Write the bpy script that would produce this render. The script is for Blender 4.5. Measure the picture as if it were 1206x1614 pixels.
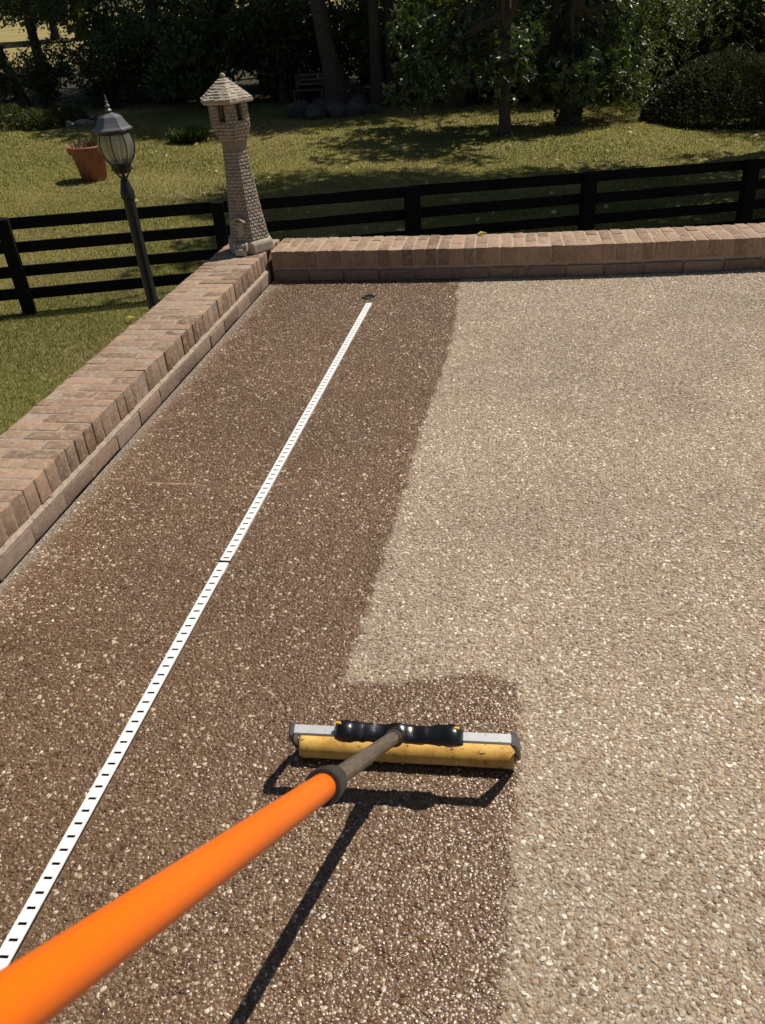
import bpy, bmesh, math, random
import numpy as np
from mathutils import Matrix, Vector, noise as mnoise

random.seed(7); RNG = np.random.default_rng(11)
scene = bpy.context.scene
COL = scene.collection
for o in list(bpy.data.objects): bpy.data.objects.remove(o, do_unlink=True)

# ------------------------------------------------------------------ camera
FPX, PITCH, ROLL, YAW, CAMH = 1320.0, 32.2, -4.2, 11.9, 1.42      # focal length in photo pixels (1206 wide)
CX, CY = 603.0, 807.0
def _axes():
    p, r, a = (math.radians(v) for v in (PITCH, ROLL, YAW))
    fwd = np.array([0, math.cos(p), -math.sin(p)]); right = np.array([1., 0, 0]); up = np.cross(right, fwd)
    R = right*math.cos(r) + up*math.sin(r); U = up*math.cos(r) - right*math.sin(r)
    Z = np.array([[math.cos(a), -math.sin(a), 0], [math.sin(a), math.cos(a), 0], [0, 0, 1]])
    return Z@R, Z@U, Z@fwd
CR, CU, CF = _axes()
CAM = np.array([0, 0, CAMH])
cd = bpy.data.cameras.new('camera'); cam = bpy.data.objects.new('camera', cd); COL.objects.link(cam)
M = Matrix.Identity(4)
for i in range(3):
    M[i][0], M[i][1], M[i][2], M[i][3] = CR[i], CU[i], -CF[i], CAM[i]
cam.matrix_world = M
cd.sensor_fit = 'HORIZONTAL'; cd.sensor_width = 36; cd.lens = FPX/1206*36
cd.clip_start = 0.02; cd.clip_end = 2000
cd.dof.use_dof = True; cd.dof.focus_distance = 3.2; cd.dof.aperture_fstop = 20
scene.camera = cam

# ------------------------------------------------------------------ sky, sun, exposure
SUN = Vector((0.45, 0.45, 1.0)).normalized()
w = bpy.data.worlds.new('World'); scene.world = w; w.use_nodes = True
nt = w.node_tree; bg = nt.nodes['Background']
sky = nt.nodes.new('ShaderNodeTexSky'); sky.sky_type = 'NISHITA'; sky.sun_disc = False
sky.sun_elevation = math.asin(SUN.z); sky.sun_rotation = math.atan2(SUN.x, SUN.y)
nt.links.new(sky.outputs[0], bg.inputs[0]); bg.inputs[1].default_value = 0.05
sl = bpy.data.lights.new('sun', 'SUN'); sl.energy = 5.0; sl.angle = math.radians(0.5); sl.color = (1, .94, .85)
sun = bpy.data.objects.new('sun', sl); COL.objects.link(sun)
sun.rotation_euler = (-SUN).to_track_quat('-Z', 'Y').to_euler(); sun.location = (8, 8, 20)
vs = scene.view_settings; vs.view_transform = 'Standard'; vs.look = 'None'; vs.gamma = 1; vs.exposure = 0.0
vs.use_curve_mapping = False
scene.cycles.max_bounces = 8

# ------------------------------------------------------------------ pixel -> place
def ray(px, py): return CR*(px-CX)/FPX - CU*(py-CY)/FPX + CF
def ground(px, py, z=0.0):
    d = ray(px, py); return CAM + d*((z-CAMH)/d[2])
def at(px, py, depth): return CAM + ray(px, py)*depth
def lawn_z(x, y=0): return -1.65 - 0.04*(min(max(x, -14), 8)+6)
def lawn(px, py):
    z = -1.65
    for _ in range(60):
        q = ground(px, py, z); z = .5*z + .5*lawn_z(q[0])
    q[2] = lawn_z(q[0]); return q
def px_of(P):
    d = np.asarray(P, float)-CAM; z = d@CF
    return CX+FPX*(d@CR)/z, CY-FPX*(d@CU)/z, z

# ------------------------------------------------------------------ materials
def new_mat(name):
    m = bpy.data.materials.new(name); m.use_nodes = True
    return m, m.node_tree.nodes, m.node_tree.links, m.node_tree.nodes['Principled BSDF']
def nd(ns, t, **kw):
    n = ns.new(t)
    for k, v in kw.items(): setattr(n, k, v)
    return n
def mix(ns, ls, a, b, fac, mode='MIX'):
    n = ns.new('ShaderNodeMix'); n.data_type = 'RGBA'; n.blend_type = mode
    for s, v in ((n.inputs[0], fac), (n.inputs[6], a), (n.inputs[7], b)):
        if hasattr(v, 'is_linked') or hasattr(v, 'links'): ls.new(v, s)
        else: s.default_value = v if not isinstance(v, tuple) or len(v) == 4 else (*v, 1)
    return n.outputs[2]
def math_(ns, ls, op, a, b=0.0, clamp=False):
    n = ns.new('ShaderNodeMath'); n.operation = op; n.use_clamp = clamp
    for s, v in ((n.inputs[0], a), (n.inputs[1], b)):
        if hasattr(v, 'links'): ls.new(v, s)
        else: s.default_value = v
    return n.outputs[0]
def ramp(ns, ls, fac, stops, interp='LINEAR'):
    n = ns.new('ShaderNodeValToRGB'); n.color_ramp.interpolation = interp; e = n.color_ramp.elements
    while len(e) < len(stops): e.new(0.5)
    for k, (p, c) in enumerate(stops):
        e[k].position = p; e[k].color = (*c, 1) if len(c) == 3 else c
    ls.new(fac, n.inputs[0]); return n.outputs[0]
def noise(ns, ls, scale, detail=4, rough=.55, vec=None):
    n = ns.new('ShaderNodeTexNoise'); n.inputs['Scale'].default_value = scale
    n.inputs['Detail'].default_value = detail; n.inputs['Roughness'].default_value = rough
    if vec is not None: ls.new(vec, n.inputs['Vector'])
    return n.outputs[0]
def objco(ns, ls, shift=True):
    tc = ns.new('ShaderNodeTexCoord')
    if not shift: return tc.outputs['Object']
    oi = ns.new('ShaderNodeObjectInfo'); v = ns.new('ShaderNodeVectorMath'); v.operation = 'MULTIPLY_ADD'
    cmb = ns.new('ShaderNodeCombineXYZ')
    for i in range(3): ls.new(oi.outputs['Random'], cmb.inputs[i])
    ls.new(cmb.outputs[0], v.inputs[0]); v.inputs[1].default_value = (37, 53, 71); ls.new(tc.outputs['Object'], v.inputs[2])
    return v.outputs[0]
def bump(ns, ls, bs, h, strength, dist):
    b = ns.new('ShaderNodeBump'); b.inputs['Strength'].default_value = strength; b.inputs['Distance'].default_value = dist
    ls.new(h, b.inputs['Height']); ls.new(b.outputs[0], bs.inputs['Normal']); return b
def simple(name, col, rough=.6, metal=0, var=.15, scale=30, bmp=.2, bd=.002, spec=.5, dark=None):
    m, ns, ls, bs = new_mat(name)
    v = objco(ns, ls); n = noise(ns, ls, scale, 6, .6, v)
    c1 = tuple(c*(1-var) for c in col); c2 = tuple(min(1, c*(1+var)) for c in col)
    out = ramp(ns, ls, n, [(.3, c1), (.7, c2)])
    if dark:
        n2 = noise(ns, ls, scale*dark[1], 3, .6, v); out = mix(ns, ls, out, dark[0], ramp(ns, ls, n2, [(dark[2], (0,0,0)), (dark[2]+.06, (1,1,1))]))
    ls.new(out, bs.inputs['Base Color']); bs.inputs['Roughness'].default_value = rough
    bs.inputs['Metallic'].default_value = metal; bs.inputs['Specular IOR Level'].default_value = spec
    if bmp: bump(ns, ls, bs, n, bmp, bd)
    return m

def leaf_mat(name, stops, rough=.45, trans=.35, spec=.4):
    m, ns, ls, bs = new_mat(name)
    at_ = nd(ns, 'ShaderNodeAttribute', attribute_name='var')
    c = ramp(ns, ls, at_.outputs['Fac'], stops)
    ls.new(c, bs.inputs['Base Color']); bs.inputs['Roughness'].default_value = rough; bs.inputs['Specular IOR Level'].default_value = spec
    t = ns.new('ShaderNodeBsdfTranslucent')
    ls.new(mix(ns, ls, c, (.9, 1, .35), 1.0, 'MULTIPLY'), t.inputs[0])
    ms = ns.new('ShaderNodeMixShader'); ms.inputs[0].default_value = trans
    ls.new(bs.outputs[0], ms.inputs[1]); ls.new(t.outputs[0], ms.inputs[2]); ls.new(ms.outputs[0], ns['Material Output'].inputs[0])
    return m

MAT = {}
MAT['woodleaf'] = leaf_mat('wood_leaf', [(0, (.045, .06, .02)), (.6, (.085, .11, .035)), (1, (.17, .18, .065))], .42, .42)
MAT['shrubleaf'] = leaf_mat('shrub_leaf', [(0, (.05, .068, .025)), (.6, (.10, .13, .05)), (1, (.20, .21, .10))], .4, .4)
MAT['magnolia'] = leaf_mat('magnolia_leaf', [(0, (.05, .075, .027)), (.7, (.10, .145, .05)), (.93, (.15, .18, .06)), (1, (.30, .28, .10))], .40, .28, .9)
MAT['walnut'] = leaf_mat('walnut_leaf', [(0, (.05, .07, .018)), (.6, (.09, .115, .028)), (1, (.18, .18, .05))], .4, .4)
MAT['yew'] = leaf_mat('yew_leaf', [(0, (.04, .05, .027)), (.6, (.08, .095, .052)), (1, (.17, .185, .11))], .5, .2)
MAT['bedleaf'] = leaf_mat('bed_leaf', [(0, (.06, .07, .02)), (.5, (.11, .125, .04)), (1, (.22, .21, .08))], .5, .3)
MAT['grass'] = leaf_mat('grass_blade', [(0, (.14, .155, .035)), (.4, (.25, .24, .066)), (.72, (.36, .30, .115)), (1, (.52, .42, .21))], .6, .3, .25)
MAT['straw'] = leaf_mat('dry_stem', [(0, (.12, .09, .04)), (1, (.3, .22, .12))], .7, .2, .2)
MAT['yellowleaf'] = leaf_mat('yellow_leaf', [(0, (.55, .42, .05)), (1, (.75, .62, .15))], .5, .3, .3)
MAT['litter'] = leaf_mat('litter_leaf', [(0, (.3, .2, .07)), (.6, (.5, .4, .16)), (1, (.7, .62, .35))], .5, .2, .4)
MAT['bark'] = simple('bark', (.085, .068, .052), .9, var=.45, scale=14, bmp=.8, bd=.03, spec=.2)
MAT['rock'] = simple('rock', (.085, .076, .07), .85, var=.4, scale=6, bmp=.7, bd=.02, spec=.3)
MAT['palestone'] = simple('pale_stone', (.24, .225, .20), .85, var=.25, scale=9, bmp=.5, bd=.01, spec=.3)
MAT['blackpaint'] = simple('black_fence_paint', (.0075, .0075, .008), .85, var=.5, scale=18, bmp=.4, bd=.003, spec=.12, dark=((.05, .048, .045), .35, .72))
MAT['lampblack'] = simple('lamp_black', (.011, .0115, .013), .38, var=.2, scale=60, bmp=.15, bd=.001, spec=.5)
MAT['lampgrey'] = simple('lamp_roof_grey', (.11, .11, .118), .45, var=.2, scale=40, bmp=.2, bd=.001, spec=.45)
MAT['white_bulb'] = simple('bulb_tube', (.62, .58, .5), .4, var=.05, bmp=0)
MAT['terracotta'] = simple('terracotta', (.30, .115, .06), .8, var=.25, scale=9, bmp=.25, bd=.004, spec=.25, dark=((.36, .25, .18), .5, .66))
MAT['soil'] = simple('soil', (.055, .04, .028), .95, var=.4, scale=30, bmp=.8, bd=.02, spec=.1)
MAT['concrete'] = simple('cast_concrete', (.40, .338, .268), .9, var=.25, scale=24, bmp=.45, bd=.003, spec=.2, dark=((.2, .165, .13), .7, .63))
MAT['concrete_joint'] = simple('darker_concrete', (.255, .21, .162), .95, var=.25, scale=30, bmp=.4, bd=.002, spec=.1)  # shaft and room walls, darker than the raised blocks on them
MAT['orange'] = simple('orange_fibreglass', (.80, .150, .003), .4, var=.05, scale=5, bmp=.05, bd=.0005, spec=.28, dark=((.55, .11, .01), 9, .73))
MAT['collar'] = simple('black_rubber', (.028, .026, .025), .5, var=.25, scale=120, bmp=.3, bd=.0008, spec=.4)
MAT['blackwet'] = simple('wet_black_plastic', (.006, .006, .0065), .24, var=.3, scale=120, bmp=.35, bd=.0012, spec=.7, dark=((.4, .36, .32), 5, .72))
MAT['greycap'] = simple('grey_plastic', (.10, .092, .09), .5, var=.25, scale=60, bmp=.3, bd=.001)
MAT['alu'] = simple('white_aluminium', (.66, .66, .65), .38, metal=.25, var=.08, scale=30, bmp=.1, bd=.0005, dark=((.05, .045, .04), 5.5, .64))
MAT['yellowplastic'] = simple('yellow_plastic', (.75, .5, .02), .4, var=.1, bmp=.1)
MAT['white_pvc'] = simple('white_plastic', (.78, .78, .76), .5, var=.04, scale=14, bmp=.1, bd=.0008, spec=.4, dark=((.55, .5, .44), 3, .7))
MAT['slotdark'] = simple('drain_dark', (.012, .011, .010), .9, var=.3, bmp=.2, spec=.1)  # near-black; paints the shade inside the drain slots and outlet hole
MAT['bench'] = simple('bench_wood', (.11, .095, .075), .8, var=.3, scale=20, bmp=.3, bd=.003)

def mat_tube():
    m, ns, ls, bs = new_mat('dark_tube')
    v = objco(ns, ls, False); mp = ns.new('ShaderNodeMapping'); ls.new(v, mp.inputs[0]); mp.inputs['Scale'].default_value = (90, 6, 6)
    n = noise(ns, ls, 4, 5, .6, mp.outputs[0])
    ls.new(ramp(ns, ls, n, [(.3, (.06, .048, .038)), (.62, (.15, .12, .095)), (.75, (.3, .26, .22))]), bs.inputs['Base Color'])
    bs.inputs['Roughness'].default_value = .36; bs.inputs['Metallic'].default_value = .2
    bump(ns, ls, bs, n, .2, .0006); return m
MAT['tube'] = mat_tube()

def mat_sponge():
    m, ns, ls, bs = new_mat('yellow_sponge')
    v = objco(ns, ls, False); n = noise(ns, ls, 26, 6, .65, v); f = noise(ns, ls, 420, 3, .6, v)
    c = ramp(ns, ls, n, [(.3, (.45, .22, .03)), (.5, (.66, .37, .065)), (.72, (.76, .50, .13))])
    mp = ns.new('ShaderNodeMapping'); ls.new(v, mp.inputs[0]); mp.inputs['Scale'].default_value = (55, 95, 95)
    d = noise(ns, ls, 1.0, 3, .7, mp.outputs[0])
    c = mix(ns, ls, c, (.07, .03, .01), ramp(ns, ls, d, [(.615, (0,0,0)), (.64, (1,1,1))]))
    ls.new(c, bs.inputs['Base Color']); bs.inputs['Roughness'].default_value = .6
    bs.inputs['Sheen Weight'].default_value = .3
    bump(ns, ls, bs, f, .5, .0015); return m
MAT['sponge'] = mat_sponge()

def mat_glass():
    m, ns, ls, bs = new_mat('seeded_glass')
    bs.inputs['Base Color'].default_value = (.90, .90, .88, 1); bs.inputs['Roughness'].default_value = .05
    bs.inputs['Transmission Weight'].default_value = .93; bs.inputs['IOR'].default_value = 1.12
    bump(ns, ls, bs, noise(ns, ls, 60, 3), .3, .002)
    return m
MAT['glass'] = mat_glass()

def mat_brick(name, lo, mid, hi, pale):
    m, ns, ls, bs = new_mat(name)
    v = objco(ns, ls); oi = ns.new('ShaderNodeObjectInfo')
    base = ramp(ns, ls, oi.outputs['Random'], [(0, lo), (.08, tuple((x+y)/2 for x, y in zip(lo, mid))), (.38, mid), (.7, (hi[0]*.97, hi[1]*.92, hi[2]*.90)), (.9, hi), (1, (hi[0]*1.05, hi[1]*.95, hi[2]*.9))])
    n = noise(ns, ls, 22, 6, .65, v); n2 = noise(ns, ls, 160, 4, .7, v); n3 = noise(ns, ls, 45, 5, .7, v)
    c = mix(ns, ls, base, tuple(x*.55 for x in mid), ramp(ns, ls, n, [(.5, (0,0,0)), (.75, (.6,.6,.6))]))
    c = mix(ns, ls, c, pale, ramp(ns, ls, n3, [(.46, (0,0,0)), (.68, (.75,.75,.75))]))
    c = mix(ns, ls, c, (.09, .06, .045), ramp(ns, ls, n2, [(.63, (0,0,0)), (.72, (.8,.8,.8))]))
    ls.new(c, bs.inputs['Base Color']); bs.inputs['Roughness'].default_value = .9; bs.inputs['Specular IOR Level'].default_value = .2
    h = math_(ns, ls, 'ADD', math_(ns, ls, 'MULTIPLY', n2, .5), n3)
    bump(ns, ls, bs, h, .55, .004); return m
MAT['brick'] = mat_brick('tumbled_brick', (.165, .10, .062), (.27, .175, .115), (.365, .25, .168), (.44, .345, .26))
MAT['brickdark'] = mat_brick('dull_brick', (.17, .112, .08), (.225, .155, .115), (.28, .20, .15), (.32, .26, .205))
MAT['mortar_pale'] = simple('pale_mortar', (.40, .315, .235), .95, var=.2, scale=40, bmp=.6, bd=.003, spec=.15, dark=((.2, .16, .125), 2.2, .64))
MAT['mortar'] = simple('mortar', (.33, .262, .20), .95, var=.22, scale=40, bmp=.6, bd=.003, spec=.15, dark=((.12, .095, .075), 2.2, .60))

# exposed aggregate: colours of the stones shared by the paving sheet and the loose-looking stones set in it
PEB = [(0, (.17, .12, .08)), (.12, (.245, .17, .11)), (.32, (.33, .245, .165)), (.54, (.41, .325, .235)), (.72, (.47, .40, .315)), (.84, (.33, .295, .25)), (.92, (.58, .53, .45)), (1, (.78, .74, .67))]
PEB = [(p, (c[0]*1.17, c[1]*1.14, c[2]*1.07)) for p, c in PEB]
def mat_patio():
    m, ns, ls, bs = new_mat('exposed_aggregate')
    geo = ns.new('ShaderNodeNewGeometry'); pos = geo.outputs['Position']
    wet = nd(ns, 'ShaderNodeAttribute', attribute_name='wet').outputs['Fac']
    edge = nd(ns, 'ShaderNodeAttribute', attribute_name='edge').outputs['Fac']
    crack = nd(ns, 'ShaderNodeAttribute', attribute_name='crack').outputs['Fac']
    nz = noise(ns, ls, 26, 4, .6, pos)
    wetn = math_(ns, ls, 'ADD', wet, math_(ns, ls, 'MULTIPLY', math_(ns, ls, 'SUBTRACT', nz, .5), .035))
    wf = math_(ns, ls, 'DIVIDE', math_(ns, ls, 'ADD', wetn, .008), .016, True)
    vo = ns.new('ShaderNodeTexVoronoi'); vo.inputs['Scale'].default_value = 118; ls.new(pos, vo.inputs['Vector'])
    sep = ns.new('ShaderNodeSeparateColor'); ls.new(vo.outputs['Color'], sep.inputs[0])
    stone = ramp(ns, ls, sep.outputs[0], PEB)
    matrix_ = ramp(ns, ls, noise(ns, ls, 300, 3, .6, pos), [(.3, (.24, .19, .135)), (.7, (.44, .36, .265))])
    c = mix(ns, ls, stone, matrix_, ramp(ns, ls, vo.outputs['Distance'], [(.38, (0,0,0)), (.5, (1,1,1))]))
    big = noise(ns, ls, 1.7, 4, .55, pos)
    c = mix(ns, ls, mix(ns, ls, c, (.95, .95, .95), 1.0, 'MULTIPLY'), mix(ns, ls, c, (.82, .78, .74), 1.0, 'MULTIPLY'), big)
    # worn cement strip along the kerb
    ef = math_(ns, ls, 'DIVIDE', math_(ns, ls, 'SUBTRACT', .10, math_(ns, ls, 'ADD', edge, math_(ns, ls, 'MULTIPLY', nz, .07))), .05, True)
    cem = ramp(ns, ls, noise(ns, ls, 130, 4, .75, pos), [(.40, (.13, .11, .095)), (.58, (.62, .58, .52))])
    c = mix(ns, ls, c, cem, ef)
    ck = math_(ns, ls, 'DIVIDE', math_(ns, ls, 'SUBTRACT', .0150, math_(ns, ls, 'ADD', crack, math_(ns, ls, 'MULTIPLY', nz, .008))), .008, True)
    wetc = mix(ns, ls, mix(ns, ls, c, (.47, .355, .27), 1.0, 'MULTIPLY'), mix(ns, ls, c, (.62, .56, .5), 1., 'MULTIPLY'), ef)
    c = mix(ns, ls, c, wetc, wf)
    c = mix(ns, ls, c, (.46, .31, .20), math_(ns, ls, 'MULTIPLY', ck, .75))
    ls.new(c, bs.inputs['Base Color'])
    r = math_(ns, ls, 'SUBTRACT', .9, math_(ns, ls, 'MULTIPLY', wf, .55)); ls.new(r, bs.inputs['Roughness'])
    h = math_(ns, ls, 'SUBTRACT', 1.0, vo.outputs['Distance'])
    bump(ns, ls, bs, h, .7, .004); return m
MAT['patio'] = mat_patio()

def mat_pebble():
    m, ns, ls, bs = new_mat('pebbles')
    pc = nd(ns, 'ShaderNodeAttribute', attribute_name='pcol', attribute_type='INSTANCER').outputs['Fac']
    wf = nd(ns, 'ShaderNodeAttribute', attribute_name='pwet', attribute_type='INSTANCER').outputs['Fac']
    tone = nd(ns, 'ShaderNodeAttribute', attribute_name='ptone', attribute_type='INSTANCER').outputs['Fac']
    c = ramp(ns, ls, pc, PEB)
    hs = ns.new('ShaderNodeHueSaturation'); ls.new(c, hs.inputs['Color']); ls.new(tone, hs.inputs['Value']); c = hs.outputs[0]
    geo = ns.new('ShaderNodeNewGeometry')
    n = noise(ns, ls, 420, 3, .6, geo.outputs['Position'])
    c = mix(ns, ls, c, mix(ns, ls, c, (.6, .55, .5), 1., 'MULTIPLY'), ramp(ns, ls, n, [(.45, (0,0,0)), (.7, (1,1,1))]))
    wm = ramp(ns, ls, pc, [(.80, (.445, .345, .272)), (.90, (.64, .545, .455)), (1, (.76, .68, .58))])
    c = mix(ns, ls, c, mix(ns, ls, c, wm, 1., 'MULTIPLY'), wf)
    ls.new(c, bs.inputs['Base Color'])
    ls.new(math_(ns, ls, 'SUBTRACT', .8, math_(ns, ls, 'MULTIPLY', wf, .54)), bs.inputs['Roughness'])
    return m
MAT['pebble'] = mat_pebble()

def mat_lawn():
    m, ns, ls, bs = new_mat('lawn_soil')
    geo = ns.new('ShaderNodeNewGeometry'); pos = geo.outputs['Position']
    a = noise(ns, ls, .55, 5, .6, pos); b = noise(ns, ls, 9, 5, .7, pos); f = noise(ns, ls, 60, 4, .7, pos)
    green = ramp(ns, ls, b, [(.3, (.15, .15, .045)), (.55, (.235, .215, .07)), (.75, (.32, .265, .11))])
    dry = ramp(ns, ls, f, [(.3, (.20, .145, .075)), (.7, (.36, .27, .15))])
    c = mix(ns, ls, green, dry, ramp(ns, ls, a, [(.45, (0,0,0)), (.68, (.75,.75,.75))]))
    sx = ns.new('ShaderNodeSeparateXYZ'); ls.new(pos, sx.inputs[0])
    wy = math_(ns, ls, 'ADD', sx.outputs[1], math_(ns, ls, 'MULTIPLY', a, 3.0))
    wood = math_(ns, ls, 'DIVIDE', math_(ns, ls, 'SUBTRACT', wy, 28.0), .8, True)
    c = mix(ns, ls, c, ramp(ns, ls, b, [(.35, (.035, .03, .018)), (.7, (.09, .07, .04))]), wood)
    far = math_(ns, ls, 'DIVIDE', math_(ns, ls, 'SUBTRACT', sx.outputs[1], 46.0), 3, True)
    c = mix(ns, ls, c, ramp(ns, ls, noise(ns, ls, .25, 5, .6, pos), [(.35, (.19, .17, .06)), (.7, (.40, .31, .13))]), far)
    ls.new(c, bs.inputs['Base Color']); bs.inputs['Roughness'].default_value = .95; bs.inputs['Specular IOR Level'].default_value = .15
    bump(ns, ls, bs, f, .8, .03); return m
MAT['lawn'] = mat_lawn()

# ------------------------------------------------------------------ mesh helpers
class MB:
    """collects geometry in world coordinates"""
    def __init__(s): s.v = []; s.f = []; s.var = []
    def add(s, vs, fs):
        o = len(s.v); s.v += [tuple(map(float, p)) for p in vs]; s.f += [tuple(i+o for i in f) for f in fs]; return s
    def box(s, c, size, rot=None):
        hx, hy, hz = (x/2 for x in size)
        P = [Vector((x, y, z)) for x in (-hx, hx) for y in (-hy, hy) for z in (-hz, hz)]
        if rot is not None: P = [rot @ p for p in P]
        c = Vector(c)
        return s.add([p+c for p in P], [(0,1,3,2), (4,6,7,5), (0,4,5,1), (2,3,7,6), (0,2,6,4), (1,5,7,3)])
    def tube(s, pts, rad, n=12, caps=True, flat=None):
        pts = [Vector(p) for p in pts]; rings = []
        prev = None
        for i, p in enumerate(pts):
            t = (pts[min(i+1, len(pts)-1)] - pts[max(i-1, 0)]).normalized()
            if prev is None:
                a = Vector((0, 0, 1)) if abs(t.z) < .9 else Vector((1, 0, 0))
                u = t.cross(a).normalized()
            else: u = (prev - t*prev.dot(t)).normalized()
            prev = u; v = t.cross(u); r = rad[i] if hasattr(rad, '__len__') else rad
            rings.append([p + (u*math.cos(k*2*math.pi/n) + v*math.sin(k*2*math.pi/n))*r for k in range(n)])
        V = [q for rg in rings for q in rg]; F = []
        for i in range(len(pts)-1):
            for k in range(n):
                F.append((i*n+k, i*n+(k+1) % n, (i+1)*n+(k+1) % n, (i+1)*n+k))
        if caps: F += [tuple(range(n))[::-1], tuple(range((len(pts)-1)*n, len(pts)*n))]
        return s.add(V, F)
    def lathe(s, base, prof, n=24, phase=0, caps=True):
        V = []; F = []
        for r, z in prof:
            V += [(base[0]+r*math.cos(phase+k*2*math.pi/n), base[1]+r*math.sin(phase+k*2*math.pi/n), base[2]+z) for k in range(n)]
        for i in range(len(prof)-1):
            for k in range(n): F.append((i*n+k, i*n+(k+1) % n, (i+1)*n+(k+1) % n, (i+1)*n+k))
        if caps: F += [tuple(range(n))[::-1], tuple(range((len(prof)-1)*n, len(prof)*n))]
        return s.add(V, F)

ORG = {}
def link(o, parent=None):
    COL.objects.link(o)
    if parent is not None: o.parent = parent
    return o
def smooth(me, angle=40):
    for p in me.polygons: p.use_smooth = True
    try: me.set_sharp_from_angle(angle=math.radians(angle))
    except Exception: pass
def build(name, mb, mat, parent=None, origin=None, sm=None, bevel=0):
    """links mb as one mesh object; vertices are given in world space"""
    org = np.array(ORG[parent.name] if parent is not None else (origin if origin is not None else (0, 0, 0)), float)
    me = bpy.data.meshes.new(name)
    me.from_pydata([tuple(np.array(v)-org) for v in mb.v], [], mb.f)
    if bevel:
        bm = bmesh.new(); bm.from_mesh(me); bmesh.ops.bevel(bm, geom=bm.edges[:], offset=bevel, segments=1, affect='EDGES', profile=.5)
        bm.to_mesh(me); bm.free()
    me.materials.append(MAT[mat]); me.update()
    if sm: smooth(me, sm)
    o = bpy.data.objects.new(name, me); link(o, parent)
    if parent is None: o.location = org
    ORG[o.name] = org
    return o
def thing(name, loc, label, cat, group=None):
    o = bpy.data.objects.new(name, None); link(o); o.location = tuple(loc); o.empty_display_size = .1
    ORG[o.name] = np.array(loc, float); return tag(o, label, cat, group)
def tag(o, label, cat, group=None):
    o['label'] = label; o['category'] = cat
    if group: o['group'] = group
    return o
def struct(o): o['kind'] = 'structure'; return o

def np_mesh(name, V, loops_per_face, F, mat, var=None, sm=False):
    """V (n,3), F (m,k) arrays -> mesh, optional per-vertex float attribute var"""
    me = bpy.data.meshes.new(name); k = loops_per_face
    me.vertices.add(len(V)); me.vertices.foreach_set('co', np.ascontiguousarray(V, np.float32).ravel())
    me.loops.add(F.size); me.loops.foreach_set('vertex_index', np.ascontiguousarray(F, np.int32).ravel())
    me.polygons.add(len(F)); me.polygons.foreach_set('loop_start', np.arange(0, F.size, k, dtype=np.int32))
    me.polygons.foreach_set('loop_total', np.full(len(F), k, np.int32))
    me.update(calc_edges=True)
    if var is not None:
        a = me.attributes.new('var', 'FLOAT', 'POINT'); a.data.foreach_set('value', np.ascontiguousarray(var, np.float32))
    me.materials.append(MAT[mat])
    if sm: me.polygons.foreach_set('use_smooth', np.ones(len(F), bool))
    me.validate(); return me

def unit(a): return a/np.maximum(np.linalg.norm(a, axis=1, keepdims=True), 1e-9)
def leaves(P, D, size, aspect, var, mat, name, fold=.25, up=None, rng=RNG):
    """folded kite leaves: base P, direction D"""
    n = len(P); D = unit(D); L = np.asarray(size)[:, None]*np.ones((n, 1))
    R = rng.normal(size=(n, 3)) if up is None else up
    S = unit(np.cross(D, R)); N = np.cross(S, D)
    W = L*aspect*.5
    m = P + D*L*.45
    V = np.stack([P, m+S*W+N*L*fold*.35, P+D*L - N*L*.08, m-S*W+N*L*fold*.35], 1).reshape(-1, 3)
    i = np.arange(n)*4
    F = np.concatenate([np.stack([i, i+1, i+2], 1), np.stack([i, i+2, i+3], 1)])
    return np_mesh(name, V, 3, F, mat, np.repeat(var, 4))

# ================================================================== SETTING
# ---- lawn and land to the horizon
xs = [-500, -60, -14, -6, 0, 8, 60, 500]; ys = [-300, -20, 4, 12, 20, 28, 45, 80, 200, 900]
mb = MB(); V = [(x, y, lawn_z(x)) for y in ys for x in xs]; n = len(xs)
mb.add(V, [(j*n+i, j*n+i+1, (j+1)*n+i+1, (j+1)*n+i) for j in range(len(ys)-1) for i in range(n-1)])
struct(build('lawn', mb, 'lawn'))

# ---- patio sheet with real stones set in it
WX = -1.53                                              # inner foot of the left wall
def far_y(x): return 4.64 + .028*max(0, min(x, 1.4)+.9)**2 + (.129*(x-1.4) if x > 1.4 else 0)
wet_px = [(716, 440), (721, 462), (721, 490), (711, 540), (697, 590), (679, 640), (658, 700), (640, 770), (615, 850), (591, 930),
          (567, 1000), (545, 1050), (536, 1072), (570, 1076), (620, 1077), (670, 1071), (720, 1063), (755, 1063), (790, 1067), (814, 1078), (822, 1105),
          (820, 1180), (814, 1290), (806, 1380), (797, 1480), (790, 1614), (770, 1900), (-900, 1900), (-900, 440)]
WETP = np.array([ground(*p)[:2] if p[0] > -800 and p[1] < 1890 else (0, 0) for p in wet_px])
WETP[-3] = (WETP[-4][0]-.01, -.9); WETP[-2] = (-4, -.9); WETP[-1] = (-4, 5.2); WETP[0] = (WETP[1][0]-.01, 5.2)
crack_px = [(160, 752), (182, 754), (200, 758), (228, 757), (260, 763), (290, 762), (320, 766), (380, 768), (425, 766), (470, 758)]
CRK = np.array([ground(*p)[:2] for p in crack_px])
def seg_dist(Q, A, B):
    d = B-A; t = np.clip(((Q-A)@d)/(d@d), 0, 1); return np.linalg.norm(Q-(A+t[:, None]*d), axis=1)
def sdf_poly(Q, P):
    d = np.full(len(Q), 1e9); ins = np.zeros(len(Q), bool)
    for i in range(len(P)):
        A, B = P[i], P[(i+1) % len(P)]
        d = np.minimum(d, seg_dist(Q, A, B))
        c = (A[1] > Q[:, 1]) != (B[1] > Q[:, 1])
        xx = (B[0]-A[0])*(Q[:, 1]-A[1])/((B[1]-A[1]) if B[1] != A[1] else 1e-9)+A[0]
        ins ^= c & (Q[:, 0] < xx)
    return np.where(ins, d, -d)
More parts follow.
